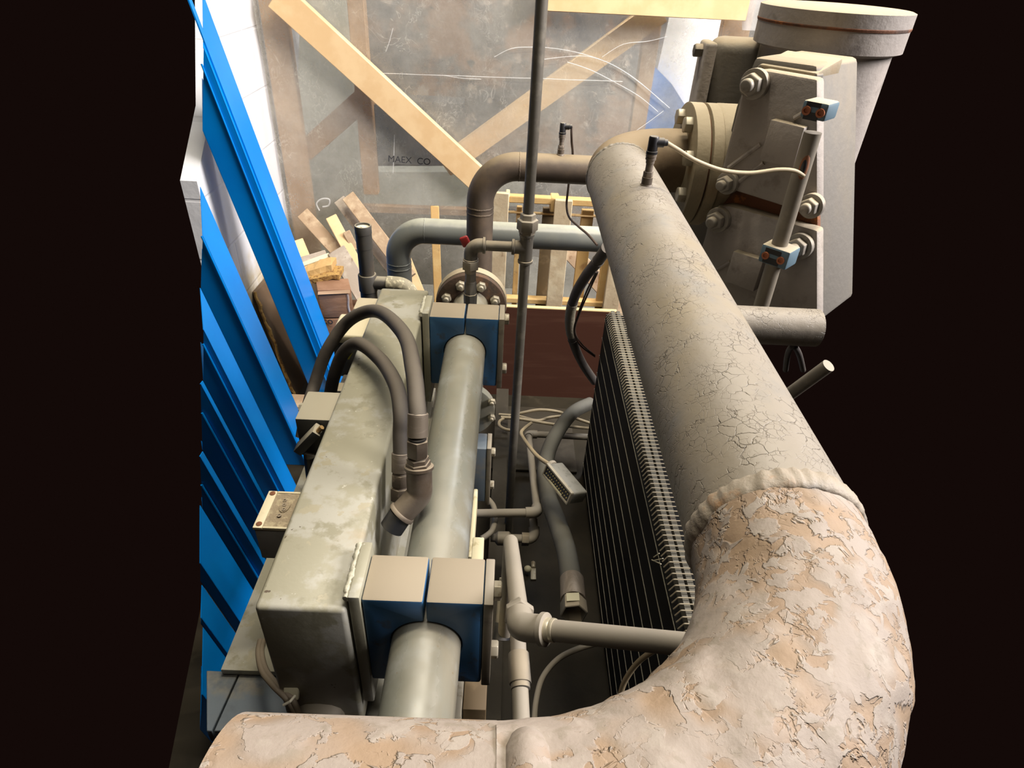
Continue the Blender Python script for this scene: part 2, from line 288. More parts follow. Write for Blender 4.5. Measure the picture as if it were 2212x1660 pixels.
def sheet_mat(name, haze_lo, haze_hi, tint):
    m = bpy.data.materials.new(name); m.use_nodes = True; nt = m.node_tree; N = nt.nodes; L = nt.links
    for n in list(N): N.remove(n)
    out = N.new('ShaderNodeOutputMaterial'); tr = N.new('ShaderNodeBsdfTransparent'); df = N.new('ShaderNodeBsdfDiffuse'); tl = N.new('ShaderNodeBsdfTranslucent'); gl = N.new('ShaderNodeBsdfGlossy')
    df.inputs[0].default_value = (*tint, 1); tl.inputs[0].default_value = (*tint, 1); gl.inputs['Roughness'].default_value = .28; tr.inputs[0].default_value = (.96, .96, .95, 1)
    a1 = N.new('ShaderNodeMixShader'); a1.inputs[0].default_value = .25; L.new(df.outputs[0], a1.inputs[1]); L.new(tl.outputs[0], a1.inputs[2])
    tc = N.new('ShaderNodeTexCoord')
    def noi(s, st, d, r=.6, dist=0):
        mp = N.new('ShaderNodeMapping'); mp.inputs['Scale'].default_value = st; L.new(tc.outputs['Object'], mp.inputs[0]); n = N.new('ShaderNodeTexNoise')
        n.inputs['Scale'].default_value = s; n.inputs['Detail'].default_value = d; n.inputs['Roughness'].default_value = r; n.inputs['Distortion'].default_value = dist; L.new(mp.outputs[0], n.inputs['Vector']); return n.outputs[0]
    def rmp(v, lo, hi, o0, o1):
        r = N.new('ShaderNodeMapRange'); r.inputs[1].default_value = lo; r.inputs[2].default_value = hi; r.inputs[3].default_value = o0; r.inputs[4].default_value = o1; L.new(v, r.inputs[0]); return r.outputs[0]
    def op(o, a, c):
        x = N.new('ShaderNodeMath'); x.operation = o
        for i, q in enumerate((a, c)):
            if isinstance(q, float): x.inputs[i].default_value = q
            else: L.new(q, x.inputs[i])
        x.use_clamp = True; return x.outputs[0]
    base = rmp(noi(2.6, (1, 1, 1), 9, .72), .32, .68, haze_lo, haze_hi)
    # scuffs: thin ridges of distorted noise
    def scuff(s, wid, st, amp, mk):
        v = noi(s, st, 3, .5, 1.2); d = op('ABSOLUTE', op('SUBTRACT', v, .5), 0.0)
        n2 = N.new('ShaderNodeMath'); n2.operation = 'SUBTRACT'; L.new(v, n2.inputs[0]); n2.inputs[1].default_value = .5
        n3 = N.new('ShaderNodeMath'); n3.operation = 'ABSOLUTE'; L.new(n2.outputs[0], n3.inputs[0])
        line = rmp(n3.outputs[0], 0.0, wid, amp, 0.0); return op('MULTIPLY', line, rmp(noi(3.5, mk, 4), .5, .62, 0.0, 1.0))
    hz = op('ADD', base, scuff(9, .012, (1, 1, 1), .30, (1, 1, 1))); hz = op('ADD', hz, scuff(34, .035, (1.5, 1, .8), .24, (1.7, 1, 1.3)))
    mxs = N.new('ShaderNodeMixShader'); L.new(hz, mxs.inputs[0]); L.new(tr.outputs[0], mxs.inputs[1]); L.new(a1.outputs[0], mxs.inputs[2])
    m2 = N.new('ShaderNodeMixShader'); m2.inputs[0].default_value = .06; L.new(mxs.outputs[0], m2.inputs[1]); L.new(gl.outputs[0], m2.inputs[2])
    bp = N.new('ShaderNodeBump'); bp.inputs['Strength'].default_value = .5; bp.inputs['Distance'].default_value = .01; L.new(noi(9, (1, 1, 1), 6), bp.inputs['Height'])
    for s_ in (df, gl): L.new(bp.outputs[0], s_.inputs['Normal'])
    L.new(m2.outputs[0], out.inputs[0]); return m
def hatch_mat():
    m = bpy.data.materials.new('black_fin_stack'); m.use_nodes = True; nt = m.node_tree; N = nt.nodes; L = nt.links; b = N['Principled BSDF']
    tc = N.new('ShaderNodeTexCoord'); wv = N.new('ShaderNodeTexWave'); wv.bands_direction = 'Y'; wv.inputs['Scale'].default_value = 105; wv.inputs['Distortion'].default_value = .2
    L.new(tc.outputs['Object'], wv.inputs[0]); mr = N.new('ShaderNodeMapRange'); mr.inputs[1].default_value = .55; mr.inputs[2].default_value = .9; L.new(wv.outputs['Fac'], mr.inputs[0])
    mx = N.new('ShaderNodeMix'); mx.data_type = 'RGBA'; L.new(mr.outputs[0], mx.inputs[0]); mx.inputs[6].default_value = (.004, .004, .0045, 1); mx.inputs[7].default_value = (.016, .015, .013, 1)
    L.new(mx.outputs[2], b.inputs['Base Color']); b.inputs['Roughness'].default_value = .9; b.inputs['Specular IOR Level'].default_value = .15; return m
WALL = wall_mat(); SHEET = sheet_mat('hazy_clear_plastic_sheet', .16, .50, (.70, .68, .62)); SHEETW = sheet_mat('crumpled_clear_film', .25, .7, (.85, .85, .85)); HATCH = hatch_mat()
back_m = mat('dim_back_room_board', (0.10, 0.092, 0.084), 0.8, layers=[((0.17, 0.105, 0.068), 3.2, .48, .58), ((0.055, 0.058, 0.062), 2.4, .5, .62), ((0.25, 0.21, 0.175), 11, .58, .68), ((0.05, 0.045, 0.04), 14, .6, .68)])
grey_tarp = mat('pale_grey_tarp', (0.40, 0.41, 0.36), 0.8, layers=[((0.30, 0.31, 0.26), 5, .45, .6, (1, 1, .3))])
white_tarp = mat('white_tarp', (0.86, 0.86, 0.86), 0.7)
blue_tarp = mat('sky_blue_tarp', (0.03, 0.27, 0.86), 0.7)

def bolt_head(m, c, ax, r, l, shaft=None, wr=None, wl=0.0):
    """washer, hex and thread end along ax from c"""
    ax = Vector(ax).normalized(); c = Vector(c)
    if wr: m.rev(c, ax, [(0, wr), (wl, wr), (wl, r * .9)], 28)
    m.rev(c + ax * wl, ax, [(0, r), (l * .86, r), (l, r * .86)], 6)
    if shaft: m.rev(c + ax * (wl + l), ax, [(-.002, shaft), (shaft * .9, shaft), (shaft * 1.15, shaft * .75)], 20)
    return m
def plank(name, p, q, wid, th, mt, label, cat, group=None, roll=0.0, parent=None, down=False):
    p, q = Vector(p), Vector(q)
    if down: q = p + (q - p) * ((p.z - .01) / (p.z - q.z))
    a = (q - p); mid = (p + q) / 2; view = (mid - Vector((0, 0, CAMZ))).normalized()
    wd = a.cross(view).normalized(); wd.rotate(Matrix.Rotation(roll, 3, a.normalized())); tn = wd.cross(a).normalized()
    m = M().obox(mid, a / 2, wd * wid / 2, tn * th / 2); o = obj(name, m, mt, parent, bevel=.0025, seg=1)
    return tag(o, label, cat, group) if parent is None else o
def pad(o, s): o['label'] = s; return o
def text(name, s, size, loc, xdir, ydir, mt, parent, thick=.0006):
    cu = bpy.data.curves.new(name, 'FONT'); cu.body = s; cu.size = size; cu.extrude = thick; cu.align_x = 'CENTER'; cu.align_y = 'CENTER'
    t = bpy.data.objects.new(name, cu); C.objects.link(t); dg = bpy.context.evaluated_depsgraph_get(); dg.update()
    me = bpy.data.meshes.new_from_object(t.evaluated_get(dg)); bpy.data.objects.remove(t)
    x, y = Vector(xdir).normalized(), Vector(ydir).normalized(); z = x.cross(y)
    me.transform(Matrix((x, y, z)).transposed().to_4x4()); me.materials.clear(); me.materials.append(mt)
    o = bpy.data.objects.new(name, me); C.objects.link(o); o.parent = parent; o.location = Vector(loc) - BASE[parent.name]; return o

# ================================================================ setting
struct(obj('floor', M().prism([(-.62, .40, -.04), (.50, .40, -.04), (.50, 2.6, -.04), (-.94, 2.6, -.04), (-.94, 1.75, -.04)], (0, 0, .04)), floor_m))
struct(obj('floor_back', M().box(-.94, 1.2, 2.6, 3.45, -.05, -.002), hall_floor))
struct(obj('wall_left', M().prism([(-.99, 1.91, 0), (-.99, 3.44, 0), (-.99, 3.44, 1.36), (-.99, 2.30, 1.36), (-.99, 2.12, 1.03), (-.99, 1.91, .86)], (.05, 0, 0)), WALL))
struct(obj('wall_back', M().box(-1.0, 1.3, 3.45, 3.5, -.05, 1.75), back_m))

# ---------------------------------------------------------------- header pipe in the foreground
t = thing('header_pipe', (.0045, .08, CAMZ - .30), 'large beige peeling pipe with two bends crossing the foreground', 'pipe')
R = .0445; HP = .2546
def elbow_noise(m, amp, sc, c0):
    for i, v in enumerate(m.v):
        d = noise.fractal(v * sc, 1.0, 2.0, 3); m.v[i] = v + (v - c0(v)).normalized() * (d * amp)
m = M().tube([V(-.0865 + .0091 * i, .0803, HP) for i in range(11)], R, 64); obj('straight_pipe', m, pipe_peel, t)
ep = []
for k in range(65):
    a = PI / 2 * k / 64; ep.append(V(.0045 + .1447 * math.sin(a), .225 - .1447 * math.cos(a), HP))
m = M().tube(ep, R, 96)
for i, v in enumerate(m.v):
    q = v - V(.0045, .225, HP); ax = Vector((q.x, q.y, 0)).normalized() * .1447; nrm = (q - ax).normalized()
    d = noise.fractal(v * 55, 1.0, 2.0, 4); c2 = noise.noise(v * 38 + Vector((5, 1, 2)))
    m.v[i] = v + nrm * (d * .0007 + (.0011 if c2 > .10 else 0) * min(1, max(0, (c2 - .10) * 14)))
pad(obj('elbow', m, pipe_peel, t, ang=60), 'near bend with lifting paint flakes')
sp = [V(.1495, .225 + .0635 * i / 1.0, HP) for i in range(11)]
obj('straight_pipe', M().tube(sp, R, 72), pipe_paint, t)
fe = []
for k in range(25):
    a = PI / 2 * k / 24; fe.append(V(.1495 + .098 * (1 - math.cos(a)), .86 + .098 * math.sin(a), HP))
fe.append(V(.256, .958, HP)); pad(obj('elbow', M().tube(fe, R, 48), far_elbow, t), 'far brown bend to the flange')
def weld_ring(c, axis, rr, th, amp, seed):
    m = M(); n = 180; ax = Vector(axis); u = ax.orthogonal().normalized(); w2 = ax.cross(u); mm = 12; b = 0
    for k in range(n):
        a = 2 * PI * k / n; rad = u * math.cos(a) + w2 * math.sin(a)
        s = 1 + amp * (abs(math.sin(a * 19 + seed + 1.2 * noise.noise(rad * 3))) - .5) + .34 * noise.noise(rad * 11) + .15 * noise.noise(rad * 31); sh = .0012 * noise.noise(rad * 5 + Vector((seed, 0, 0)))
        for j in range(mm):
            f = 2 * PI * j / mm; skew = .0035 * math.sin(a * 38 + seed) * math.cos(f)
            m.v.append(Vector(c) + rad * (rr - th * .12 + th * s * math.cos(f) * .46) + ax * (th * 1.1 * math.sin(f) + sh + skew * .3 * th / .006))
    for k in range(n):
        for j in range(mm): m.f.append((k * mm + j, ((k + 1) % n) * mm + j, ((k + 1) % n) * mm + (j + 1) % mm, k * mm + (j + 1) % mm))
    return m
obj('weld_bead', weld_ring(V(.1495, .231, HP), (0, 1, 0), R, .0066, .22, 1.0), weld_paint, t, ang=80)
obj('weld_bead', weld_ring(V(.1495, .862, HP), (0, 1, 0), R, .0035, .4, 2.0), pipe_paint, t, ang=80)
bp = []
for k in range(17):
    a = math.radians(44 - 7.2 * k); bp.append(V(.0145, .0803 + (R - .003) * math.sin(a), HP - (R - .003) * math.cos(a)))
pad(obj('saddle_boss', M().tube(bp, .0078, 24, rf=lambda s: .0078 * min(1, math.sqrt(max(0.02, 1 - (1 - min(1, s * 7)) ** 2)))), pipe_peel, t, ang=70), 'painted rounded boss welded across the pipe')
fl = thing('pipe_flange', V(.27, .955, .345), 'dusty bolted round flange between far pipe bend and compressor neck', 'flange')
FC = V(.25, .955, HP + .004)
fp = obj('flange_plate', M().rev(FC, (1, 0, 0), [(0, .083), (.001, .085), (.019, .085), (.020, .083)], 56), cast_tan, fl)
obj('flange_plate', M().rev(FC + Vector((.023, 0, 0)), (1, 0, 0), [(0, .083), (.001, .085), (.015, .085), (.017, .08)], 56), cast_tan, fl)
obj('gasket', M().rev(FC + Vector((.019, 0, 0)), (1, 0, 0), [(0, .078), (.005, .078)], 40), rust, fl)
for k in range(8):
    a = 2 * PI * (k + .5) / 8; c = FC + Vector((0, math.cos(a) * .066, math.sin(a) * .066)); obj('bolt', bolt_head(M(), c, (-1, 0, 0), .0115, .011), zinc, fp, bevel=.0006)

# ---------------------------------------------------------------- sensors
def sensor(base, s, drn, label, cabpts, cm, cr, rot):
    t = thing('pressure_sensor', base, label, 'sensor'); b = Vector(base); z = Vector((0, 0, 1))
    obj('weld_boss', M().rev(b - z * .003 * s, z, [(0, .0105 * s), (.005 * s, .0095 * s), (.006 * s, .0085 * s), (.017 * s, .0085 * s)], 20), brass_iron, t)
    obj('hex_nut', M().rev(b + z * .014 * s, z, [(0, .0082 * s), (.009 * s, .0082 * s)], 6, .3), ferrule, t, bevel=.0006)
    obj('sensor_body', M().rev(b + z * .023 * s, z, [(0, .0058 * s), (.012 * s, .0058 * s), (.0125 * s, .0068 * s), (.02 * s, .0068 * s)], 20), ferrule, t)
    obj('knurled_ring', M().rev(b + z * .041 * s, z, [(0, .0082 * s), (.003 * s, .0082 * s), (.0032 * s, .0076 * s), (.0042 * s, .0076 * s), (.0045 * s, .0085 * s), (.009 * s, .0085 * s)], 24), ferrule, t)
    d = Vector(drn).normalized(); top = b + z * .067 * s
    m = M().rev(b + z * .050 * s, z, [(0, .0088 * s), (.004 * s, .0088 * s), (.0045 * s, .0078 * s), (.024 * s, .0078 * s), (.026 * s, .0065 * s)], 20)
    m.rev(top, d, [(0, .0072 * s), (.016 * s, .0072 * s), (.017 * s, .0055 * s), (.022 * s, .0050 * s)], 18); obj('angled_plug', m, blackp, t)
    obj('cable', M().tube(smooth([top + d * .021 * s] + cabpts, 10), cr, 10), cm, t); return t
sb = V(.1495, .690, HP - R + .001)
sensor(sb, .68, (.92, .12, -.02), 'black angled plug sensor standing on the near beige pipe',
       [at(1465, 324, Y=.70), at(1505, 348, Y=.71), at(1560, 368, Y=.72), at(1620, 374, Y=.73), at(1680, 367, Y=.735), at(1715, 369, Y=.74), at(1736, 380, Y=.745)], cable, .0024, 0)
b2 = at(1211, 331, Y=1.5); b2 = Vector((b2.x, 1.5, CAMZ - .43 + .0318))
sensor(b2, .92, (.95, 0, .05), 'small black plug sensor on the brown pipe at the back',
       [at(1235, 305, Y=1.5), at(1237, 335, Y=1.545), at(1232, 370, Y=1.55), at(1227, 410, Y=1.545), at(1224, 445, Y=1.53), at(1230, 470, Y=1.5), at(1250, 490, Y=1.45), at(1270, 507, Y=1.4), at(1290, 530, Y=1.36)], dark_cable, .0028, 0)

# ---------------------------------------------------------------- clamped grey tube and its clamps
TX, TH = -.079, .743
t = thing('clamped_pipe', V(TX, .9, TH + .05), 'grey painted steel pipe held in blue clamp blocks', 'pipe')
obj('pipe', M().tube([V(TX, .22 + .1165 * i, TH) for i in range(11)], R, 64), grey_pipe, t)
m = M().rev(V(TX, 1.385, TH), (0, 1, 0), [(0, .084), (.001, .086), (.018, .086)], 56); ff = pad(obj('flange', m, mat('dark_rust_flange_face', (.062, .036, .02), .8, layers=[((.10, .05, .022), 40, .5, .65), ((.035, .024, .016), 25, .5, .65)], bump=[(60, .4)]), t), 'rust brown flange face')
obj('flange', M().rev(V(TX, 1.405, TH), (0, 1, 0), [(0, .087), (.002, .088), (.024, .088)], 56), cast_tan, t)
for k in range(8):
    a = 2 * PI * (k + .5) / 8; obj('bolt', bolt_head(M(), V(TX + math.cos(a) * .064, 1.385, TH - math.sin(a) * .064), (0, -1, 0), .0125, .011, .0065), zinc, ff, bevel=.0006)
def clamp(y0, y1, label, hr, ht=.657, hb=.83):
    t = thing('pipe_clamp', V(TX, (y0 + y1) / 2, hb), label, 'pipe clamp', 'clamp blocks on the grey pipe')
    xl, xr = -.155, -.0075; br = R + .0012
    def jaw(s):
        x = xl if s < 0 else xr; g = TX + s * .0016; P_ = [V(g, y0, ht), V(x, y0, ht), V(x, y0, hb), V(g, y0, hb)]
        for k in range(25):
            a = PI * k / 24; P_.append(V(TX + s * (.0016 + br * math.sin(a) * (1 - .0016 / br)), y0, TH + br * math.cos(a)))
        return M().prism(P_, (0, y1 - y0, 0))
    obj('jaw', jaw(-1), block_blue, t, bevel=.0035); obj('jaw', jaw(1), block_blue, t, bevel=.0035)
    spl = obj('side_plate', M().box(xr + .0003, xr + .012, y0 - .001, y1 - .001, CAMZ - hb - .004, CAMZ - ht + .001), steel_dusty, t, bevel=.0015)
    obj('weld_plate', M().box(xl - .0145, xl - .0003, y0 - .004, y1 + .012, CAMZ - hb - .05, CAMZ - ht + .009), beam_paint, t, bevel=.002)
    m = M(); yy = y0
    pts = [V(xl - .017, y0 - .002 + (y1 - y0 + .012) * i / 22, ht - .004) + Vector((random.uniform(-.0012, .0012), 0, random.uniform(-.001, .001))) for i in range(23)]
    obj('weld_bead', M().tube(pts, .0045, 8, rf=lambda s: .0045 * (.75 + .5 * noise.noise(Vector((s * 14, y0, 0))) + .25)), lumpy_weld, t, ang=70)
    for hh in hr: obj('bolt', bolt_head(M(), V(xr + .012, (y0 + y1) / 2 - .003, hh), (1, 0, 0), .0125, .010), zinc, spl, bevel=.0008)
clamp(.474, .544, 'nearest dusty blue split clamp block around the grey pipe', (.672, .80))
clamp(1.176, 1.244, 'far dusty blue split clamp block in front of the rusty flange', (.672, .80))
# third, lower clamp on a thinner pipe
t = thing('pipe_clamp', V(-.08, .85, 1.05), 'low grey-blue clamp block beneath the grey pipe', 'pipe clamp')
p0 = at(1036, 938, h=.90); 
obj('jaw', M().box(p0.x - .09, p0.x + .018, p0.y - .05, p0.y + .004, CAMZ - 1.06, CAMZ - .90), slate, t, bevel=.003)
spl = obj('side_plate', M().box(p0.x + .0183, p0.x + .028, p0.y - .05, p0.y + .003, CAMZ - 1.07, CAMZ - .899), steel_dusty, t, bevel=.0012)
for hh in (.93, 1.03): obj('bolt', bolt_head(M(), Vector((p0.x + .028, p0.y - .024, CAMZ - hh)), (1, 0, 0), .010, .009), zinc, spl, bevel=.0006)
t = thing('lower_pipe', V(-.165, .8, 1.0), 'pale grey pipe running low in the gap beside the beam', 'pipe')
obj('pipe', M().tube([V(-.155, .42 + .08 * i, .96) for i in range(11)], .030, 32), grey_pipe, t)
t = thing('round_flange', at(1000, 890, Y=1.12) + Vector((0, .01, -.1)), 'grey bolted round flange low behind the grey pipe', 'flange')
fc = at(1004, 890, Y=1.08)
obj('flange_plate', M().rev(fc, (0, 1, 0), [(0, .062), (.001, .064), (.02, .064)], 40), grey_pipe, t)
obj('neck', M().rev(fc + Vector((0, .02, 0)), (0, 1, 0), [(0, .04), (.08, .035)], 24), grey_pipe, t)
for px, py in ((1063, 867), (1062, 901)):
    obj('bolt', bolt_head(M(), at(px, py, Y=1.08), (0, -1, 0), .0085, .008, .0045), zinc, t, bevel=.0005)

# ---------------------------------------------------------------- beam
t = thing('box_beam', V(-.227, .89, .93), 'long grey-green painted box beam with chipped edges', 'beam')
m = M().box(-.281, -.1722, .4635, 1.315, CAMZ - .93, CAMZ - .665)
obj('beam', m, beam_paint, t, bevel=.006, seg=3)
obj('foot_plate', M().box(-.405, -.16, .538, 1.30, CAMZ - .942, CAMZ - .9302), beam_paint, t, bevel=.001)

# ---------------------------------------------------------------- two rubber hoses with fittings
def hose(name, pts, r, mt, label, grp=None):
    t = thing(name, pts[-1], label, 'hose', grp); obj('hose_body', M().tube(smooth(pts, 10), r, 24), mt, t); return t
h1 = [at(*a[:2], Y=a[2]) for a in ((903, 905, .705), (900, 870, .73), (893, 800, .80), (872, 722, .93), (815, 673, 1.08), (755, 692, 1.12), (707, 757, 1.10), (680, 830, 1.07), (664, 885, 1.03), (652, 945, 1.0))]
t = hose('hydraulic_hose', h1, .0128, rubber, 'longer black rubber hose arching highest over the beam', 'hoses arching over the beam')
def ax_rev(m, p, q, prof, n=24, rot=0): p, q = Vector(p), Vector(q); L_ = (q - p); return m.rev(p, L_, [(d * L_.length, r) for d, r in prof], n, rot)
A_ = [at(903, 893, Y=.712), at(902, 945, Y=.695), at(902, 985, Y=.69), at(904, 1008, Y=.687)]
obj('crimp_sleeve', ax_rev(M(), A_[0], A_[1], [(0, .0138), (.03, .0148), (.97, .0148), (1, .0138)]), ferrule, t)
obj('groove', ax_rev(M(), A_[1], A_[1].lerp(A_[2], .12), [(0, .0125), (1, .0125)]), blackp, t)
obj('union_nut', ax_rev(M(), A_[1].lerp(A_[2], .1), A_[2], [(0, .0165), (.9, .0165), (1, .015)], 6, .2), brass_iron, t, bevel=.0008)
obj('adapter_nut', ax_rev(M(), A_[2].lerp(A_[3], .15), A_[3], [(0, .0165), (.45, .0165), (.5, .0185), (1, .0185)], 6, .5), brass_iron, t, bevel=.0008)
E0 = at(905, 1010, Y=.687); E1 = at(907, 1068, Y=.672); E2 = at(866, 1112, Y=.655); E3 = at(846, 1142, Y=.645)
m = M().tube(fil([E0, E1, E2], .020, 14), .0188, 28); m.rev(E0, E0 - E1, [(-.004, .0198), (-.002, .0215), (.002, .0215), (.003, .0195)], 28); m.rev(E2, E2 - E1, [(-.006, .0195), (-.004, .0210), (.0, .0210), (.001, .019)], 28)
obj('elbow_fitting', m, brass_iron, t); pad(obj('socket', M().cyl(E2, E3, .0180), blackp, t), 'black socket going into the beam side')
h2 = [at(*a[:2], Y=a[2]) for a in ((867, 985, .725), (866, 940, .745), (866, 890, .77), (855, 832, .83), (822, 778, .94), (775, 743, 1.01), (742, 763, 1.03), (722, 812, 1.03), (712, 860, 1.03), (705, 905, 1.0))]
t = hose('hydraulic_hose', h2, .0125, rubber, 'shorter black rubber hose arching lower over the beam', 'hoses arching over the beam')
A_ = [at(866, 978, Y=.728), at(866, 1020, Y=.715), at(866, 1048, Y=.708), at(866, 1080, Y=.70)]
obj('crimp_sleeve', ax_rev(M(), A_[0], A_[1], [(0, .0132), (.03, .0142), (.97, .0142), (1, .013)]), ferrule, t)
obj('union_nut', ax_rev(M(), A_[1], A_[2], [(0, .0125), (.1, .0125), (.12, .015), (1, .015)], 6, .2), brass_iron, t, bevel=.0008)
obj('adapter_nut', ax_rev(M(), A_[2], A_[3], [(0, .012), (.15, .012), (.16, .016), (1, .016)], 6, .4), brass_iron, t, bevel=.0008)

# ---------------------------------------------------------------- boxes on the beam's left side
t = thing('junction_box', V(-.313, .655, .745), 'near cream-rimmed junction box on the beam with a dirt filled lid', 'junction box')
x0, x1, y0, y1, zt = -.342, -.2815, .618, .692, CAMZ - .70
obj('box_body', M().box(x0 + .001, x1, y0 + .001, y1, zt - .068, zt - .005), box_grey, t, bevel=.003)
m = M().prism([(x0, y0, zt - .0055), (x1, y0, zt - .0055), (x1, y1, zt - .0055), (x0, y1, zt - .0055)], (0, 0, .0035)); obj('lid', m, cream_lid, t, bevel=.001); ld = bpy.context.scene.objects[-1] if False else list(C.objects)[-1]
obj('lid_rim', M().box(x0, x0 + .0135, y0, y1, zt - .003, zt), cream_lid, ld, bevel=.0012)
obj('lid_rim', M().box(x0 + .0137, x1, y0, y0 + .004, zt - .003, zt), cream_lid, ld, bevel=.0012)
obj('lid_rim', M().box(x0 + .0137, x1, y1 - .004, y1, zt - .003, zt), cream_lid, ld, bevel=.0012)
obj('dirt', M().box(x0 + .0137, x1, y0 + .0042, y1 - .0042, zt - .0045, zt - .0012), lid_dirt, t)
for yy in (y0 + .007, y1 - .006): obj('lid_screw', M().rev((x0 + .0075, yy, zt - .001), (0, 0, 1), [(0, .0042), (.0018, .0042), (.0024, .003)], 18), rust, ld)
gc = Vector((x0 + .033, (y0 + y1) / 2 + .008, zt - .0012))
pl = [gc + Vector((.008 * math.cos(a) * (1 - .3 * (math.sin(a) > 0) * 0) , .014 * math.sin(a), 0)) for a in [2 * PI * k / 20 for k in range(20)]]
gp = obj('gland_plate', M().prism(pl, (0, 0, .0016)), lid_dirt, t, bevel=.0005)
for dx, dy in ((-.003, .009), (-.001, 0), (.001, -.009), (-.002, -.021)): obj('plate_screw', M().rev(gc + Vector((dx, dy, .001)), (0, 0, 1), [(0, .0030), (.0016, .0030), (.0017, .0016), (.0006, .0014)], 14), brass_iron, gp)
t = thing('switch_box', V(-.318, .91, .79), 'square dusty box with dark front and tilted flap beside the beam', 'box')
obj('box_body', M().box(-.354, -.283, .867, .951, CAMZ - .785, CAMZ - .70), dark_box, t, bevel=.003)
fa, fb = at(652, 975, Y=.850), at(694, 932, Y=.850)
a = (fb - fa) / 2; mid = (fa + fb) / 2; up = Vector((0, 1, 0)); wd = a.cross(up).normalized()
obj('tilted_flap', M().obox(mid + wd * .006, a, wd * .008, up * .013), dark_box, t, bevel=.002)
obj('brass_nut', M().rev(at(690, 929, Y=.845), a, [(-.004, .0045), (.008, .0045)], 6), mat('brass_nut_metal', (.55, .36, .16), .4, .5), t)
obj('flap_screw', M().ball(at(654, 963, Y=.842), .0025), zinc, t)
obj('cable_grip', M().cyl(at(668, 985, Y=.86), at(671, 1040, Y=.865), .010, .0075), blackp, t)
obj('lid_screw', M().rev(V(-.290, .892, .7005), (0, 0, 1), [(0, .003), (.003, .003)], 14), rust, t)
obj('side_nut', M().rev(V(-.354, .93, .725), (-1, 0, 0), [(0, .010), (.012, .010)], 6), dark_box, t)
t = thing('solenoid_block', V(-.32, 1.2, .83), 'far pale topped valve block with white rounded edge beside the beam', 'valve block')
obj('cover', M().box(-.363, -.283, 1.155, 1.25, CAMZ - .722, CAMZ - .70), cream_lid, t, bevel=.006, seg=3)
obj('block_body', M().box(-.361, -.284, 1.160, 1.248, CAMZ - .81, CAMZ - .7215), dark_box, t, bevel=.002)
obj('rear_cover', M().box(-.335, -.285, 1.255, 1.31, CAMZ - .73, CAMZ - .69), box_grey, t, bevel=.003)
obj('screw', M().rev(V(-.340, 1.159, .745), (0, -1, 0), [(0, .008), (.004, .008), (.0042, .005), (.002, .004)], 18), zinc, t)
obj('bracket', M().box(-.352, -.284, 1.07, 1.10, CAMZ - .79, CAMZ - .784), box_grey, t, bevel=.001)
obj('lower_body', M().box(-.345, -.284, 1.05, 1.155, CAMZ - .86, CAMZ - .80), blackp, t, bevel=.003)
obj('wire', M().tube(smooth([at(752, 775, Y=1.13), at(763, 757, Y=1.13), at(773, 755, Y=1.14), at(780, 765, Y=1.15)], 6), .0028, 8), mat('yellow_green_wire', (.5, .5, .04), .5), t)
# ---------------------------------------------------------------- riser with union, tee and elbow
YR = 1.28; xr_ = .0435
def pt(px, py, Y=YR): return at(px, py, Y=Y)
t = thing('riser_pipe', (xr_, YR, .02), 'tall thin galvanised riser pipe with union, tee and elbow', 'pipe')
zc = lambda py: at(1135, py, Y=YR).z
z_un = zc(484); z_tee = zc(535); xe = at(1017, 540, Y=YR).x
obj('riser_upper', M().cyl((xr_, YR, z_un), (xr_, YR, 1.72), .0112), galv, t)
obj('riser_lower', M().cyl((xr_, YR, .02), (xr_, YR, zc(550)), .0110), galv, t)
obj('union_nut', M().rev((xr_, YR, z_un - .012), (0, 0, 1), [(-.022, .0150), (-.008, .0155), (-.007, .018), (-.0005, .018), (0, .0225), (.022, .0225), (.023, .017), (.034, .0165), (.036, .0125)], 6, .2), galv_light, t, bevel=.0008)
m = M().cyl((xr_, YR, zc(566)), (xr_, YR, zc(508)), .0145); m.cyl((xr_, YR, z_tee), (xr_ - .030, YR, z_tee), .0145)
for z in (zc(566), zc(508)): m.rev((xr_, YR, z - .002), (0, 0, 1), [(0, .0150), (.001, .0163), (.006, .0163), (.007, .015)], 28)
m.rev((xr_ - .031, YR, z_tee), (1, 0, 0), [(0, .015), (.001, .0168), (.006, .0168), (.007, .015)], 28); obj('tee', m, galv, t)
obj('branch_pipe', M().cyl((xr_ - .028, YR, z_tee), (xe + .02, YR, z_tee), .0112), galv, t)
ze = z_tee; m = M().tube(fil([(xe + .030, YR, ze), (xe, YR, ze), (xe, YR, ze - .034)], .021, 14), .0148, 28)
m.rev((xe + .025, YR, ze), (1, 0, 0), [(0, .015), (.001, .0178), (.006, .0178), (.007, .015)], 28); m.rev((xe, YR, ze - .031), (0, 0, -1), [(0, .015), (.001, .0165), (.006, .0165)], 28); obj('elbow_fitting', m, galv, t)
zb = ze - .034
obj('union_nut', M().rev((xe, YR, zb), (0, 0, -1), [(0, .0195), (.020, .0195), (.021, .0145), (.030, .014)], 6, .25), galv_light, t, bevel=.0008)
obj('nipple', M().rev((xe, YR, zb - .028), (0, 0, -1), [(0, .0120), (.022, .0118), (.024, .0135), (.052, .0140), (.053, .0155), (.064, .0150), (.13, .013)], 8), galv, t)
hv = at(1005, 522, Y=YR + .02); obj('valve_handle', M().obox(hv, Vector((.009, 0, .004)), Vector((0, .004, 0)), Vector((-.005, 0, .011))), red, t, bevel=.004, seg=3)
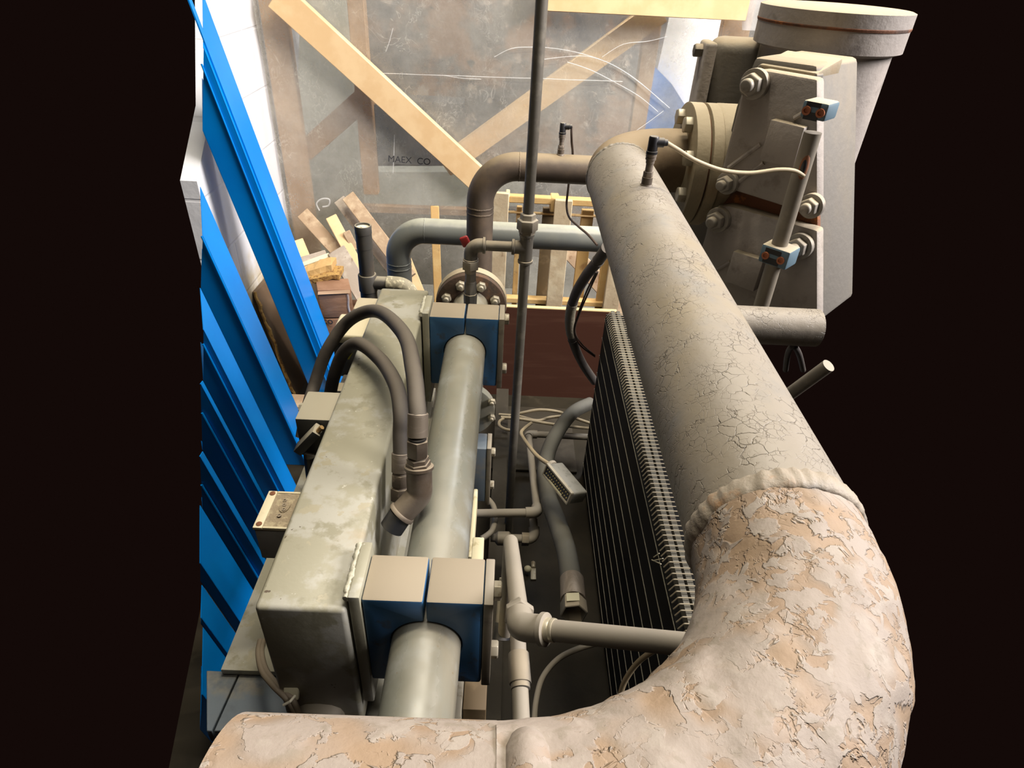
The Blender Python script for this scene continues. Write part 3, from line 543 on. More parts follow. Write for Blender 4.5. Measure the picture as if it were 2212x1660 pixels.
# ---------------------------------------------------------------- brown and grey pipes at the back
t = thing('brown_pipe', V(-.066, 1.5, .80), 'dark brown pipe bending down to the rusty flange', 'pipe'); rB = .0325; HB = .43
obj('pipe_run', M().tube(fil([V(.36, 1.5, HB), V(-.066, 1.5, HB), V(-.066, 1.5, .745), V(-.079, 1.43, .745)], .062, 16)[:1] + fil([V(.36, 1.5, HB), V(-.066, 1.5, HB), V(-.066, 1.5, .70)], .088, 20)[1:] + [V(-.067, 1.49, .73), V(-.075, 1.45, .745), V(-.079, 1.428, .745)], rB, 40), brown_pipe, t)
for py in (446, 458):
    z = at(1035, py, Y=1.5).z; m = weld_ring((-.066, 1.5, z), (0, 0, 1), rB, .0022, .2, 3.0); obj('weld_bead', m, brown_pipe, t, ang=80)
obj('weld_bead', weld_ring(V(.024, 1.5, HB), (1, 0, 0), rB, .0016, .2, 4.0), brown_pipe, t, ang=80)
t = thing('grey_return_pipe', V(-.24, 1.62, 1.0), 'smooth slate grey pipe bending down behind the beam', 'pipe'); rC = .0335
xC = at(862, 570, Y=1.62).x; HC = CAMZ - at(1200, 513, Y=1.62).z
obj('pipe_run', M().tube(fil([V(.40, 1.62, HC), V(xC, 1.62, HC), V(xC, 1.62, 1.49)], .075, 20), rC, 40), blue_grey_pipe, t)
for py in (566, 576): obj('weld_bead', weld_ring((xC, 1.62, at(862, py, Y=1.62).z), (0, 0, 1), rC, .0022, .15, 3.0), blue_grey_pipe, t, ang=80)
obj('weld_bead', weld_ring(V(xC + .075, 1.62, HC), (1, 0, 0), rC, .0014, .2, 5.0), blue_grey_pipe, t, ang=80)
# standing vent pipe with tee
gx, gy = -.335, 1.42
t = thing('vent_pipe', V(gx, gy, 1.5), 'upright dark grey plastic pipe with cream end disc behind the beam', 'pipe')
zt = at(787, 487, Y=gy).z; z1 = at(790, 592, Y=gy).z; z2 = at(790, 628, Y=gy).z
m = M().rev((gx, gy, z1), (0, 0, 1), [(0, .0180), ((zt - z1) * .55, .0185), ((zt - z1) * .555, .0190), ((zt - z1) * .84, .0190), ((zt - z1) * .845, .0197), (zt - z1 - .002, .0197), (zt - z1, .0188), (zt - z1, .0165), (zt - z1 - .006, .0162)], 36, cap=False); obj('pipe_body', m, pvc_dark, t)
obj('end_disc', M().rev((gx, gy, zt - .006), (0, 0, 1), [(0, .0162), (.001, .0162), (.0012, .006), (.003, .005), (.0031, .0015)], 30), cream, t)
m = M().rev((gx, gy, z2), (0, 0, 1), [(0, .0205), (.002, .0225), (z1 - z2 - .002, .0225), (z1 - z2, .021)], 32); m.cyl((gx, gy, (z1 + z2) / 2), (gx + .052, gy, (z1 + z2) / 2), .0165); obj('tee', m, pvc_dark, t)
obj('lower_pipe', M().rev((gx, gy, .0), (0, 0, 1), [(0, .0185), (z2 - .05, .0185), (z2 - .048, .0205), (z2, .0205)], 32), pvc_dark, t)
obj('elbow', M().tube(fil([(gx + .048, gy, (z1 + z2) / 2), (gx + .105, gy - .004, (z1 + z2) / 2), (gx + .112, gy - .01, (z1 + z2) / 2 - .09)], .034, 12), .0185, 28), pvc_mottled, t)
# ---------------------------------------------------------------- small branch line with elbow
e0 = V(.0335, .40, .59)
t = thing('branch_line', e0 + Vector((0, .1, -.3)), 'thin pale pipe with hexagonal-necked elbow under the pipe bend', 'pipe')
r2 = .0108; up = at(1103, 1168, h=.745); rt_ = Vector((.262, e0.y - .098, e0.z + .098)) ; rt_ = V(.25, .315, .49)
m = M().tube(fil([e0 + (rt_ - e0).normalized() * .027, e0, e0 + (up - e0).normalized() * .030], .0135, 14), .0145, 28)
dr = (rt_ - e0).normalized(); du = (up - e0).normalized()
m.rev(e0 + dr * .024, dr, [(0, .0145), (.001, .0170), (.006, .0170), (.007, .0150)], 30); obj('elbow_fitting', m, galv_light, t)
obj('hex_collar', M().rev(e0 + du * .026, du, [(0, .0165), (.001, .0175), (.009, .0175), (.0105, .016), (.018, .0135), (.026, .0118)], 6, .4), galv_light, t, bevel=.0008)
obj('bright_thread', M().rev(e0 + dr * .031, dr, [(0, .0122), (.004, .0122), (.005, .0118), (.006, .0122), (.009, .0118)], 24), mat('bare_thread', (.62, .56, .42), .35, .5), t)
obj('pipe', M().cyl(e0 + dr * .03, rt_, r2, n=28), galv_light, t)
obj('pipe', M().tube(fil([e0 + du * .03, up, up + Vector((0, .004, -.25))], .017, 10), r2, 28), galv_light, t)
sc_ = at(1478, 1381, h=.512); obj('seam_ring', M().rev(e0 + dr * ((sc_ - e0).dot(dr)), dr, [(0, .0110), (.001, .0113), (.0025, .0110)], 28), galv, t)
t = thing('sleeve_pipe', V(.045, .47, 1.0), 'pale pipe with wide coupling sleeve passing under the elbow', 'pipe')
pa, pb, pc, pd = at(1119, 1385, h=.81), at(1120, 1412, h=.81), at(1124, 1478, h=.815), at(1127, 1570, h=.82)
obj('pipe', M().cyl(at(1117, 1330, h=.81), at(1128, 1600, h=.82), .0112), galv_light, t)
obj('coupling_sleeve', M().rev(pb, pc - pb, [(0, .0135), (.001, .0143), ((pc - pb).length - .001, .0150), ((pc - pb).length, .0145)], 30), galv, t)
obj('coupling_rim', M().rev(pc, pc - pb, [(0, .0130), (.007, .0130), (.008, .0115)], 30), galv, t)
t = thing('rubber_ended_pipe', at(1086, 1375, h=1.02), 'dark grey pipe stub with black open end beside the elbow', 'pipe')
s0, s1 = at(1094, 1250, h=.93), at(1086, 1345, h=.98); obj('pipe', M().cyl(s0, s1, .0125), galv, t)
dd = (s1 - s0).normalized(); obj('rubber_end', M().rev(s1, dd, [(0, .0135), (.028, .0145), (.029, .012), (.01, .011)], 28), blackp, t)

# ================================================================ cooler coil
CX = .295; y0, y1 = .38, 1.62; zt = CAMZ - .853
t = thing('cooler_coil', (CX + .06, 1.0, .03), 'large black finned cooler coil standing under the header pipe', 'cooler')
obj('fin_core', M().box(CX + .003, CX + .125, y0, y1, .03, zt - .030), HATCH, t)
obj('top_strip', M().box(CX + .016, CX + .026, y0, y1, zt - .031, zt - .006), coil_top, t)
obj('top_strip', M().box(CX + .031, CX + .041, y0, y1, zt - .031, zt - .006), coil_top, t)
obj('end_plate', M().box(CX + .004, CX + .12, y1, y1 + .004, .0, zt - .02), coil_black, t)
for k in range(10):
    z = CAMZ - .889 - .0622 * k
    if z > .05: obj('spacer_rod', M().box(CX + .0016, CX + .004, y0, y1 + .004, z - .0008, z + .0008), rodm, t)
wm = M().tube(fil([(CX + .000, 0, zt - .014), (CX + .007, 0, zt), (CX + .098, 0, zt)], .003, 5), .00115, 7)
w0 = None
for k in range(98):
    y = y0 + .06 + k * .0119
    if w0 is None:
        w0 = obj('fin_wire', wm, wirem, t); w0.location.y += y; continue
    o = w0.copy(); C.objects.link(o); o.parent = t; o.location.y += k * .0119
tw = thing('wire_tie', at(1415, 1210, X=CX - .004), 'small twisted pale wire tie on the coil edge', 'wire tie')
for a, b in (((1408, 1210), (1428, 1219)), ((1412, 1204), (1424, 1196)), ((1411, 1212), (1432, 1207))):
    obj('wire', M().tube([at(*a, X=CX - .007), at(*b, X=CX - .004)], .0009, 6), cream, tw)
# ---------------------------------------------------------------- low floor level items between beam and coil
tag(obj('skid_beam', M().box(-.01, .035, .35, 1.95, .0, .115).box(.035, .062, .35, 1.95, .0, .016), skid_m), 'dark steel skid beam on the floor under the grey pipe', 'beam')
tag(obj('skid_beam', M().box(-.30, -.17, .2, 1.9, .0, .12), skid_m), 'dark steel skid beam on the floor below the box beam', 'beam')
tag(obj('skid_plate', M().box(-.17, .28, 1.62, 1.98, 0.0, .012), skid_m, bevel=.002), 'flat dark steel plate on the floor before the plywood', 'plate')
hp = [at(*a[:2], h=a[2]) for a in ((1275, 872, 1.30), (1236, 893, 1.28), (1198, 945, 1.25), (1178, 1005, 1.21), (1184, 1072, 1.17), (1204, 1130, 1.13), (1223, 1190, 1.10), (1234, 1258, 1.08))]
t = thing('suction_hose', hp[-1], 'thick grey rubber hose hanging with open steel end beside the coil', 'hose')
obj('hose_body', M().tube(smooth(hp, 10), .0225, 28), rubber_hose2, t)
q0, q1, q2 = at(1235, 1250, h=1.082), at(1238, 1298, h=1.075), at(1236, 1330, h=1.07); dq = (q1 - q0).normalized()
obj('crimp_sleeve', M().rev(q0, dq, [(0, .0235), (.003, .0250), ((q1 - q0).length, .0255)], 32), ferrule, t)
obj('hex_nut', M().rev(q1, dq, [(0, .0235), (.003, .0265), (.034, .0275), (.036, .0245), (.010, .0225), (.002, .001)], 6, .5, cap=False), galv, t, bevel=.0008)
nb = (Vector((0, 0, CAMZ)) - q1); nb = (nb - dq * nb.dot(dq)).normalized(); sd = dq.cross(nb)
obj('sticker', M().obox(q1 + dq * .015 + nb * .0262, sd * .0125, dq * .010, nb * .0004), label_m, t)
t = thing('multi_pin_connector', at(1208, 1045, h=1.0), 'loose rectangular multi pin connector hanging on beige cable', 'connector')
a0, a1 = at(1186, 1012, h=1.02), at(1240, 1078, h=1.02); ax = (a1 - a0).normalized(); cm_ = (a0 + a1) / 2
tocam = (Vector((0, 0, CAMZ)) - cm_).normalized(); fn = (tocam * .85 + (RT * -.55 + DN * .35)).normalized(); fn = (fn - ax * fn.dot(ax)).normalized(); sd = ax.cross(fn)
Lc = (a1 - a0).length / 2
obj('hood', M().obox(cm_ - fn * .012, ax * Lc, sd * .0165, fn * .022), mat('grey_connector_hood', (.19, .182, .155), .5, layers=[((.13, .125, .105), 60, .5, .65)]), t, bevel=.005, seg=3)
fc = cm_ + fn * .0105
for s in (-1, 1): obj('metal_rim', M().obox(fc + sd * s * .0150, ax * Lc * .98, sd * .0018, fn * .004), zinc, t)
for s in (-1, 1): obj('metal_rim', M().obox(fc + ax * s * Lc * .96, ax * .0018, sd * .0150, fn * .004), zinc, t)
pin_ = obj('pin_insert', M().obox(fc, ax * Lc * .93, sd * .0118, fn * .0015), blackp, t)
obj('key_strip', M().obox(fc + sd * .0128, ax * Lc * .5, sd * .0022, fn * .003), label_m, t)
for i in range(12):
    for s in (-1, 1): obj('pin', M().rev(fc + ax * (-.8 + i * .145) * Lc + sd * s * .0055, fn, [(0, .0019), (.003, .0019)], 8), mat('brass_pin', (.6, .48, .2), .35, .7), pin_)
gl_ = cm_ - ax * (Lc - .002) - fn * .012
obj('cable_gland', M().rev(gl_, -ax, [(0, .0125), (.004, .0125), (.0045, .0145), (.013, .0145), (.014, .009)], 20), galv_light, t)
obj('cable', M().tube(smooth([gl_ - ax * .01, at(1160, 985, h=1.1), at(1134, 952, h=1.18), at(1126, 936, h=1.22), at(1133, 926, h=1.25), at(1147, 915, h=1.30)], 10), .0055, 12), cable, t)
def loose(label, pts, r=.0052, mt=None, nm='loose_cable', cat='cable', grp=None): return tag(obj(nm, M().tube(smooth([at(*p[:2], h=p[2]) for p in pts], 10), r, 10), mt or cable), label, cat, grp)
loose('beige cable running lowest across the dark floor to the coil', [(1082, 902, 1.32), (1120, 905, 1.32), (1180, 915, 1.32), (1225, 921, 1.32), (1275, 926, 1.32)])
loose('beige cable arching highest over the floor behind the thick hose', [(1100, 899, 1.33), (1130, 892, 1.31), (1165, 886, 1.3), (1205, 890, 1.3), (1240, 903, 1.3), (1275, 915, 1.3)])
loose('beige cable lying between the other two floor cables', [(1078, 896, 1.35), (1120, 900, 1.34), (1160, 909, 1.34), (1190, 902, 1.34), (1230, 898, 1.34)])
loose('short curled beige cable under the round flange', [(1092, 903, 1.33), (1080, 910, 1.31), (1079, 920, 1.3), (1092, 928, 1.3), (1112, 931, 1.31)])
loose('pale thin hose curving on the floor beside the sleeve pipe', [(1154, 1560, 1.25), (1158, 1515, 1.25), (1172, 1465, 1.24), (1205, 1425, 1.22), (1250, 1402, 1.2), (1300, 1388, 1.2)], .0062, galv_light, 'thin_hose', 'hose')
loose('thin brown hose curving across the coil face', [(1338, 1510, .93), (1350, 1472, .90), (1378, 1432, .86), (1415, 1405, .82), (1450, 1392, .8)], .0042, mat('tan_tube', (.20, .155, .09), .6), 'thin_hose', 'hose')
loose('pale tube bent in a hook beneath the grey pipe', [(1040, 1165, 1.2), (1062, 1148, 1.2), (1070, 1120, 1.2), (1066, 1095, 1.2), (1055, 1080, 1.2)], .0075, galv_light, 'bent_tube', 'tube')
def pp_(name, pts, r, label, fr=.02):
    t = thing(name, pts[-1], label, 'pipe'); obj('pipe', M().tube(fil(pts, fr, 10), r, 20), galv_light, t)
    for p, a, b in [(pts[i], pts[i - 1], pts[i + 1]) for i in range(1, len(pts) - 1)]:
        u, v2 = (a - p).normalized(), (b - p).normalized()
        obj('elbow_fitting', M().tube(fil([p + u * .030, p, p + v2 * .030], .017, 10), r * 1.32, 20), galv_light, t)
    return t
pp_('drain_pipe', [at(1275, 945, h=1.36), at(1141, 938, h=1.36), at(1161, 1108, h=1.17), at(1022, 1110, h=1.17)], .0108, 'thin pale drain pipe making two right angle turns above the floor')
t = pp_('drain_pipe', [at(1152, 1122, h=1.22), at(1155, 1165, h=1.24), at(1060, 1162, h=1.24)], .0105, 'short low drain pipe with hex nut behind the branch line')
obj('hex_nut', M().rev(at(1127, 1165, h=1.24), (1, 0, 0), [(0, .017), (.018, .017)], 6), galv, t, bevel=.0008)
obj('valve_body', M().rev(at(1070, 1163, h=1.24), (1, 0, 0), [(0, .012), (.006, .018), (.034, .018), (.04, .012)], 14), steel_dusty, t)
t = thing('oil_valve', at(1140, 1170, h=1.45), 'dark blocky valve standing behind the low drain pipe', 'valve')
obj('valve_body', M().box(.045, .085, 1.02, 1.09, .0, .16), coil_black, t, bevel=.004)
tag(obj('cream_rail', M().box(at(1020, 1180, h=.93).x, at(1045, 1180, h=.93).x, .60, .82, CAMZ - 1.02, CAMZ - .93), creamrail, bevel=.002), 'bright cream painted rail behind the near clamp block', 'rail')
tag(obj('cream_rail', M().box(at(1020, 1100, h=1.0).x, at(1029, 1100, h=1.0).x, .83, 1.02, CAMZ - 1.06, CAMZ - 1.0), creamrail, bevel=.002), 'narrow cream painted rail beneath the right side of the grey pipe', 'rail')
a_ = at(1003, 1483, h=.90); b_ = at(1050, 1535, h=.90)
tag(obj('wedge', M().box(a_.x, b_.x, b_.y, a_.y + .04, .0, CAMZ - .90), brown_plate, bevel=.002), 'brown wooden wedge under the near clamp block', 'wedge')
tag(obj('steel_strip', M().box(a_.x - .02, a_.x - .001, b_.y - .02, a_.y + .03, .0, CAMZ - .895), zinc, bevel=.002), 'bright scraped steel strip beside the brown wedge', 'strip')
p = at(1140, 1230, h=1.48); tag(obj('stud', M().ball(p, .011, (1, 1, .9)), label_m), 'small pale round knob on the oily floor', 'knob')
p = at(1152, 1240, h=1.495); tag(obj('cable_lug', M().box(p.x - .008, p.x + .008, p.y - .02, p.y + .02, .0, .006).rev((p.x, p.y + .02, .006), (0, 1, 0), [(0, .007), (.02, .007)], 10), zinc, bevel=.001), 'small metal cable lug lying on the oily floor', 'lug')

# ---------------------------------------------------------------- lower left foreground
t = thing('base_plate', V(-.4, .45, 1.0), 'slate blue steel cross plates in the bottom left corner', 'plate')
def hplate(name, pxs, h, th, mt, par):
    P_ = [at(x, y, h=h) for x, y in pxs]; return obj(name, M().prism(P_, (0, 0, -th)), mt, par, bevel=.001, seg=1)
hplate('plate', [(520, 1452), (640, 1456), (640, 1580), (462, 1580)], .945, .03, slate, t)
hplate('plate', [(446, 1449), (516, 1452), (458, 1580), (446, 1580)], .945, .03, slate, t)
t = thing('cable_pair', at(625, 1510, h=.90), 'two grey cables tied together at the near corner of the beam', 'cable')
for dx in (0, 7):
    obj('cable', M().tube(smooth([at(562 + dx, 1385, h=.88), at(558 + dx, 1412, h=.87), at(566 + dx * 1.3, 1450, h=.86), at(590 + dx * 1.6, 1482, h=.85), at(620 + dx * 1.6, 1512, h=.85), at(640 + dx, 1545, h=.87)], 8), .0042, 10), mat('grey_brown_cable', (.20, .16, .11), .6), t)
obj('tie_mount', M().obox(at(630, 1497, h=.848), RT * .010, DN * .009, FW * .004), label_m, t, bevel=.002)
obj('cable_tie', M().tube([at(612, 1524, h=.84), at(626, 1517, h=.835), at(637, 1504, h=.84)], .0018, 8), cream, t)
p = at(692, 1540, h=.9); tag(obj('rounded_cap', M().rev(p - Vector((0, 0, .03)), (0, 0, 1), [(0, .034), (.03, .034), (.042, .030), (.050, .018), (.052, .002)], 28), steel_dusty), 'dusty rounded cap in the shadow below the beam front', 'cap')

# ---------------------------------------------------------------- blue sheet metal profiles leaning at the left
BD = Vector((.1957531, .01370522, -.98055744)); ZR = -.9
def bl(y0_, Y=None, X=None):
    n = ray(452.5, y0_).cross(BD)
    if Y is not None: return Vector(((-n.y * Y - n.z * ZR) / n.x, Y, ZR + CAMZ))
    return Vector((X, (-n.x * X - n.z * ZR) / n.y, ZR + CAMZ))
def lift(p, z): return p + BD * ((z - p.z) / BD.z)
def topz(p, pxmin=440):
    z = .02
    while z < 1.75:
        q = lift(p, z) - Vector((0, 0, CAMZ)); d = q.dot(FW)
        if q.dot(RT) / d * FPX + 1106 < pxmin: break
        z += .02
    return z
def profile(label, rb, c, lf, Y, lips=()):
    cp = bl(c, Y=Y); l = bl(lf, Y=Y); r = bl(rb, X=cp.x); zt = topz(r) if rb < 400 else min(1.7, topz(cp) + .03)
    t = thing('sheet_metal_profile', lift(cp, 0), label, 'metal profile', 'blue profiles leaning at the left')
    w_ = (l - cp); dpt = r - cp; th = .0015
    def wall(a, b, nrm): return M().prism([lift(a, .001), lift(b, .001), lift(b, topz(b)), lift(a, topz(a))], nrm * th)
    obj('side_face', wall(cp, r, Vector((-1, 0, 0))), blue_panel, t, flat=True)
    obj('front_face', wall(cp, l, Vector((0, 1, 0))), blue_panel, t, flat=True)
    obj('back_face', wall(l, l + dpt, Vector((1, 0, 0))), blue_panel, t, flat=True)
    for f in lips:
        a = cp.lerp(l, f) + Vector((0, -.004, 0))
        obj('folded_lip', M().tube([lift(a, .002), lift(a, topz(a))], .0028, 8), blue_panel, t)
    return t, cp, l, r, zt
g = profile('tallest blue sheet metal profile with a grooved corner nearest the plywood', 23.5, 136, 318, 1.95, (.22,))
cp, r, zt = g[1], g[3], g[4]
obj('groove_strip', M().prism([lift(cp + Vector((.0006, .012, 0)), .002), lift(cp + Vector((.0006, .030, 0)), .002), lift(cp + Vector((.0006, .030, 0)), zt), lift(cp + Vector((.0006, .012, 0)), zt)], (.004, 0, 0)), blue_panel, g[0], flat=True)
profile('dark blue profile second from the back of the leaning row', 448, 541, 663, 1.6, (0.02,))
profile('blue profile third from the back with a bright wide side', 663, 738, 850, 1.35, (.24,))
profile('blue profile fourth from the back with a very narrow bright side', 850, 866, 1000, 1.15, (.36,))
profile('blue profile fifth from the back, half behind the cream junction box', 1000, 1022, 1124, 1.0, (.46,))
profile('blue profile sixth from the back with a broad pale blue side', 1124, 1247, 1285, .85)
profile('blue profile seventh from the back beside the foot of the beam', 1287, 1360, 1374, .75)
profile('blue profile nearest the bottom left corner', 1374, 1520, 1600, .65)

# ================================================================ background
t = thing('timber_partition', (0, 2.6, 0), 'pine stud partition frame with a bright diagonal brace', 'timber frame')
def board(name, pxa, pxb, wid, Y, th, mt): 
    a, b = at(*pxa, Y=Y), at(*pxb, Y=Y); d = (b - a); wd = d.cross(Vector((0, 1, 0))).normalized()
    return obj(name, M().obox((a + b) / 2 + Vector((0, th / 2, 0)), d / 2, wd * wid / 2, Vector((0, th / 2, 0))), mt, t, bevel=.002, seg=1)
board('diagonal_brace', (594, -12), (1045, 402), .096, 2.545, .036, pine)
board('top_rail', (1160, -9), (1618, 14), .088, 2.535, .036, pine)
def post(px, py, wid, Y, th, z0_, z1_, mt):
    x = at(px, py, Y=Y).x; return obj('post', M().box(x - wid / 2, x + wid / 2, Y, Y + th, z0_, z1_), mt, t, bevel=.002, seg=1)
post(614, 200, .092, 2.625, .05, 0, 1.72, stud)
post(783, 200, .06, 2.625, .05, .60, 1.72, stud)
post(1402, 120, .06, 2.70, .05, .3, 1.72, stud)
post(1592, 60, .10, 2.66, .05, 0, 1.72, stud)
board('diagonal_brace', (1430, 22), (960, 362), .085, 2.63, .036, pine)
board('diagonal_brace', (795, 205), (655, 330), .08, 2.68, .036, stud)
board('cross_rail', (780, 452), (1070, 462), .03, 2.68, .036, stud)
board('stud', (1046, 470), (1052, 640), .02, 2.62, .02, pine)
sv = M(); nx, nz = 60, 40
for j in range(nz + 1):
    for i in range(nx + 1):
        x = -.93 + 1.80 * i / nx; z = .0 + 1.60 * j / nz
        sv.v.append(Vector((x, 2.60 + .009 * noise.noise(Vector((x * 4, z * 3, 0))) + .004 * noise.noise(Vector((x * 13, z * 11, 4))), z)))
for j in range(nz):
    for i in range(nx): a = j * (nx + 1) + i; sv.f.append((a, a + 1, a + nx + 2, a + nx + 1))
SH = tag(obj('plastic_sheet', sv, SHEET, ang=180), 'hazy clear plastic sheet stretched over the timber partition', 'plastic sheet')
SH_SCR = [[(1068, 122), (1105, 104), (1150, 101), (1200, 104), (1260, 116), (1320, 138), (1375, 172), (1430, 220)], [(1175, 127), (1230, 121), (1275, 122), (1330, 143), (1390, 185), (1445, 232)],
 [(1225, 133), (1275, 150), (1330, 178), (1380, 207), (1420, 240)], [(1300, 122), (1345, 95), (1400, 88), (1440, 78)], [(1360, 290), (1400, 262), (1432, 238)], [(853, 290), (852, 330), (850, 372)], [(835, 110), (842, 90), (850, 60)], [(1040, 170), (1000, 168), (960, 162)]]
sv = M(); n_ = 40
for j in range(n_ + 1):
    for i in range(9):
        s = i / 8; z = 1.62 - .34 * j / n_; x = .80 + .16 * s + .03 * noise.noise(Vector((z * 7, s, 1)))
        sv.v.append(Vector((x, 2.56 + .03 * noise.noise(Vector((s * 5, z * 6, 2))), z)))
for j in range(n_):
    for i in range(8): a = j * 9 + i; sv.f.append((a, a + 1, a + 10, a + 9))
tag(obj('crumpled_film', sv, SHEETW, ang=180), 'crumpled shiny plastic film at the top right of the partition', 'plastic film')
def fold(px0, px1, Y, amp=.004):
    return M().tube([at(px0[0] + (px1[0] - px0[0]) * k / 12, px0[1] + (px1[1] - px0[1]) * k / 12, Y=Y) + Vector((0, -.001, amp * .6 * noise.noise(Vector((k * .7, px0[0], 0))))) for k in range(13)], .0011, 6)
tag(obj('sheet_crease', fold((815, 158), (1345, 176), 2.588), SHEETW), 'thin pale horizontal crease across the plastic sheet', 'crease')
for q_ in SH_SCR:
    obj('scratch', M().tube([p_ + Vector((0, -.0125, 0)) for p_ in smooth([at(*k_, Y=2.60) for k_ in q_], 6)], .0012, 6), SHEETW, SH)
tag(obj('taped_loop', M().tube(smooth([at(690, 455, Y=2.55), at(684, 440, Y=2.55), at(695, 430, Y=2.55), at(711, 431, Y=2.55), at(710, 444, Y=2.55), at(697, 447, Y=2.55)], 8), .003, 8), SHEETW), 'small clear plastic loop stuck low on the sheet', 'plastic loop')
def panel(name, pxs, Y, mt, label, cat, th=.03, top=True):
    return tag(obj(name, M().prism([at(x, y, Y=Y) for x, y in pxs], (0, th, 0)), mt), label, cat)
panel('grey_tarp', [(650, -20), (760, -20), (772, 260), (790, 470), (800, 640), (668, 640), (640, 250)], 2.92, grey_tarp, 'pale grey green tarp hanging behind the left of the sheet', 'tarp')
panel('grey_tarp', [(775, 372), (1130, 372), (1130, 446), (775, 446)], 3.02, grey_tarp, 'pale grey tarp bundle lying low behind the sheet', 'tarp', .1)
o = panel('white_tarp', [(1452, 8), (1570, 20), (1560, 130), (1520, 1020), (1400, 1010), (1385, 330), (1420, 150)], 2.86, white_tarp, 'bright white tarp behind the right of the plastic sheet', 'tarp')
tag(obj('blue_cover', M().prism([at(x, y, Y=2.82) for x, y in [(1410, 140), (1450, 180), (1500, 260), (1470, 1030), (1385, 1020), (1355, 350), (1380, 240)]], (0, .025, 0)), blue_tarp), 'sky blue cover behind the sheet above the pipe bend', 'cover')
qa, qb = at(785, 446, Y=3.03), at(1120, 446, Y=3.03)
tag(obj('trestle', M().box(qa.x, qb.x, 3.03, 3.11, 0, qa.z - .004), mat('dark_olive_board', (.055, .052, .035), .8, layers=[((.10, .095, .06), 5, .5, .65)])), 'dark olive board base under the low grey tarp bundle', 'trestle')
bx = thing('dark_crate', at(890, 300, Y=3.3), 'dark grey crate standing dimly behind the plastic sheet', 'crate')
a_, b_ = at(808, 215, Y=3.27), at(1000, 362, Y=3.27)
obj('crate_body', M().box(a_.x, b_.x, 3.27, 3.43, b_.z, a_.z), mat('dark_slate_board', (.085, .088, .09), .8, layers=[((.12, .113, .105), 6, .5, .65)]), bx)
text('lettering', 'MAEX  CO', .036, at(884, 347, Y=2.586), (1, 0, -.03), (.08, 0, 1), mat('faded_marker', (.03, .03, .035), .8), SH)

# film faced plywood
t = thing('plywood_board', (.14, 2.08, 0), 'dark brown film faced plywood board with pale top edge', 'board')
zb_ = at(1200, 668, Y=2.07).z
obj('face_board', M().box(-.14, .42, 2.07, 2.088, .0, zb_ - .0025), board_red, t); obj('top_edge', M().box(-.14, .42, 2.07, 2.088, zb_ - .0024, zb_ + .001), board_edge, t)
# pallet
t = thing('pallet', (.17, 2.25, 0), 'yellow wooden pallet standing upright behind the plywood', 'pallet'); PY = 2.2
def pbox(name, xa, xb, ya, yb, Y, th, mt):
    a, b = at(xa, ya, Y=Y), at(xb, yb, Y=Y); return obj(name, M().box(a.x, b.x, Y, Y + th, b.z, a.z), mt, t, bevel=.003, seg=1)
def slat(px, py, wid, Y, mt, z1_, z0_=.0): x = at(px, py, Y=Y).x; return obj('slat', M().box(x - wid / 2, x + wid / 2, Y, Y + .02, z0_, z1_), mt, t, bevel=.002, seg=1)
zT = at(1084, 418, Y=PY).z
slat(1083, 430, .053, PY, pallet_g, zT); slat(1218, 440, .062, PY, pallet_g, zT - .015); slat(1352, 450, .06, PY, pallet_g, zT - .02)
pbox('rail', 1097, 1330, 424, 450, PY + .022, .035, pallet_w); pbox('rail', 1050, 1330, 642, 666, PY + .022, .035, pallet_w); pbox('rail', 1092, 1330, 461, 470, PY + .06, .02, pallet_w)
pbox('block', 1092, 1100, 420, 452, PY + .021, .06, pallet_g); pbox('block', 1190, 1206, 428, 460, PY + .021, .06, pallet_w)
slat(1116, 560, .020, PY + .07, pallet_w, zT - .07); slat(1180, 560, .055, PY + .07, brown_plate, zT - .07); slat(1258, 560, .045, PY + .07, pallet_w, zT - .07); slat(1312, 560, .04, PY + .03, pallet_w, zT - .05)
plank('plank', at(1215, 525, Y=2.42), at(1330, 650, Y=2.36), .07, .02, old_wood, 'tan plank lying diagonally behind the pallet', 'plank', down=True)
plank('plank', at(939, 445, Y=2.52), at(947, 665, Y=2.40), .034, .02, pallet_w, 'narrow orange plank upright left of the brown pipe', 'plank', down=True)
plank('plank', at(872, 545, Y=2.45), at(910, 640, Y=2.35), .04, .02, pine, 'short pine offcut leaning behind the grey pipe', 'plank', down=True)
# lumber pile
WG = 'loose planks leaning in the back left corner'
plank('plank', at(655, 462, Y=2.54), at(790, 610, Y=2.36), .055, .032, old_wood, 'weathered plank leaning lowest left in the lumber pile', 'plank', WG)
plank('plank', at(716, 470, Y=2.50), at(800, 628, Y=2.30), .046, .03, pine, 'fresh pine stick in the middle of the lumber pile', 'plank', WG)
plank('plank', at(733, 432, Y=2.58), at(868, 610, Y=2.36), .050, .02, grey_wood, 'worn plank under the right plank of the lumber pile', 'plank', WG)
plank('plank', at(752, 424, Y=2.53), at(886, 600, Y=2.30), .055, .022, old_wood, 'wide plank at the right of the lumber pile', 'plank', WG)
plank('plank', at(726, 540, Y=2.33), at(806, 668, Y=2.17), .072, .012, grey_wood, 'grey flat board with dark edge in front of the pile', 'plank', WG)
plank('plank', at(748, 500, Y=2.44), at(768, 540, Y=2.42), .03, .02, old_wood, 'short reddish offcut right of the pine stick', 'plank', WG)
plank('plank', at(643, 520, Y=2.45), at(672, 590, Y=2.35), .045, .02, pine, 'pale pine offcut beside the white wall', 'plank', WG)
plank('scrap_slat', at(650, 562, Y=2.28), at(704, 546, Y=2.34), .022, .008, grey_wood, 'upper thin slat on the scrap heap', 'slat')
plank('scrap_slat', at(652, 572, Y=2.26), at(712, 551, Y=2.32), .018, .008, cream_lid, 'pale thin slat just below the upper slat', 'slat')
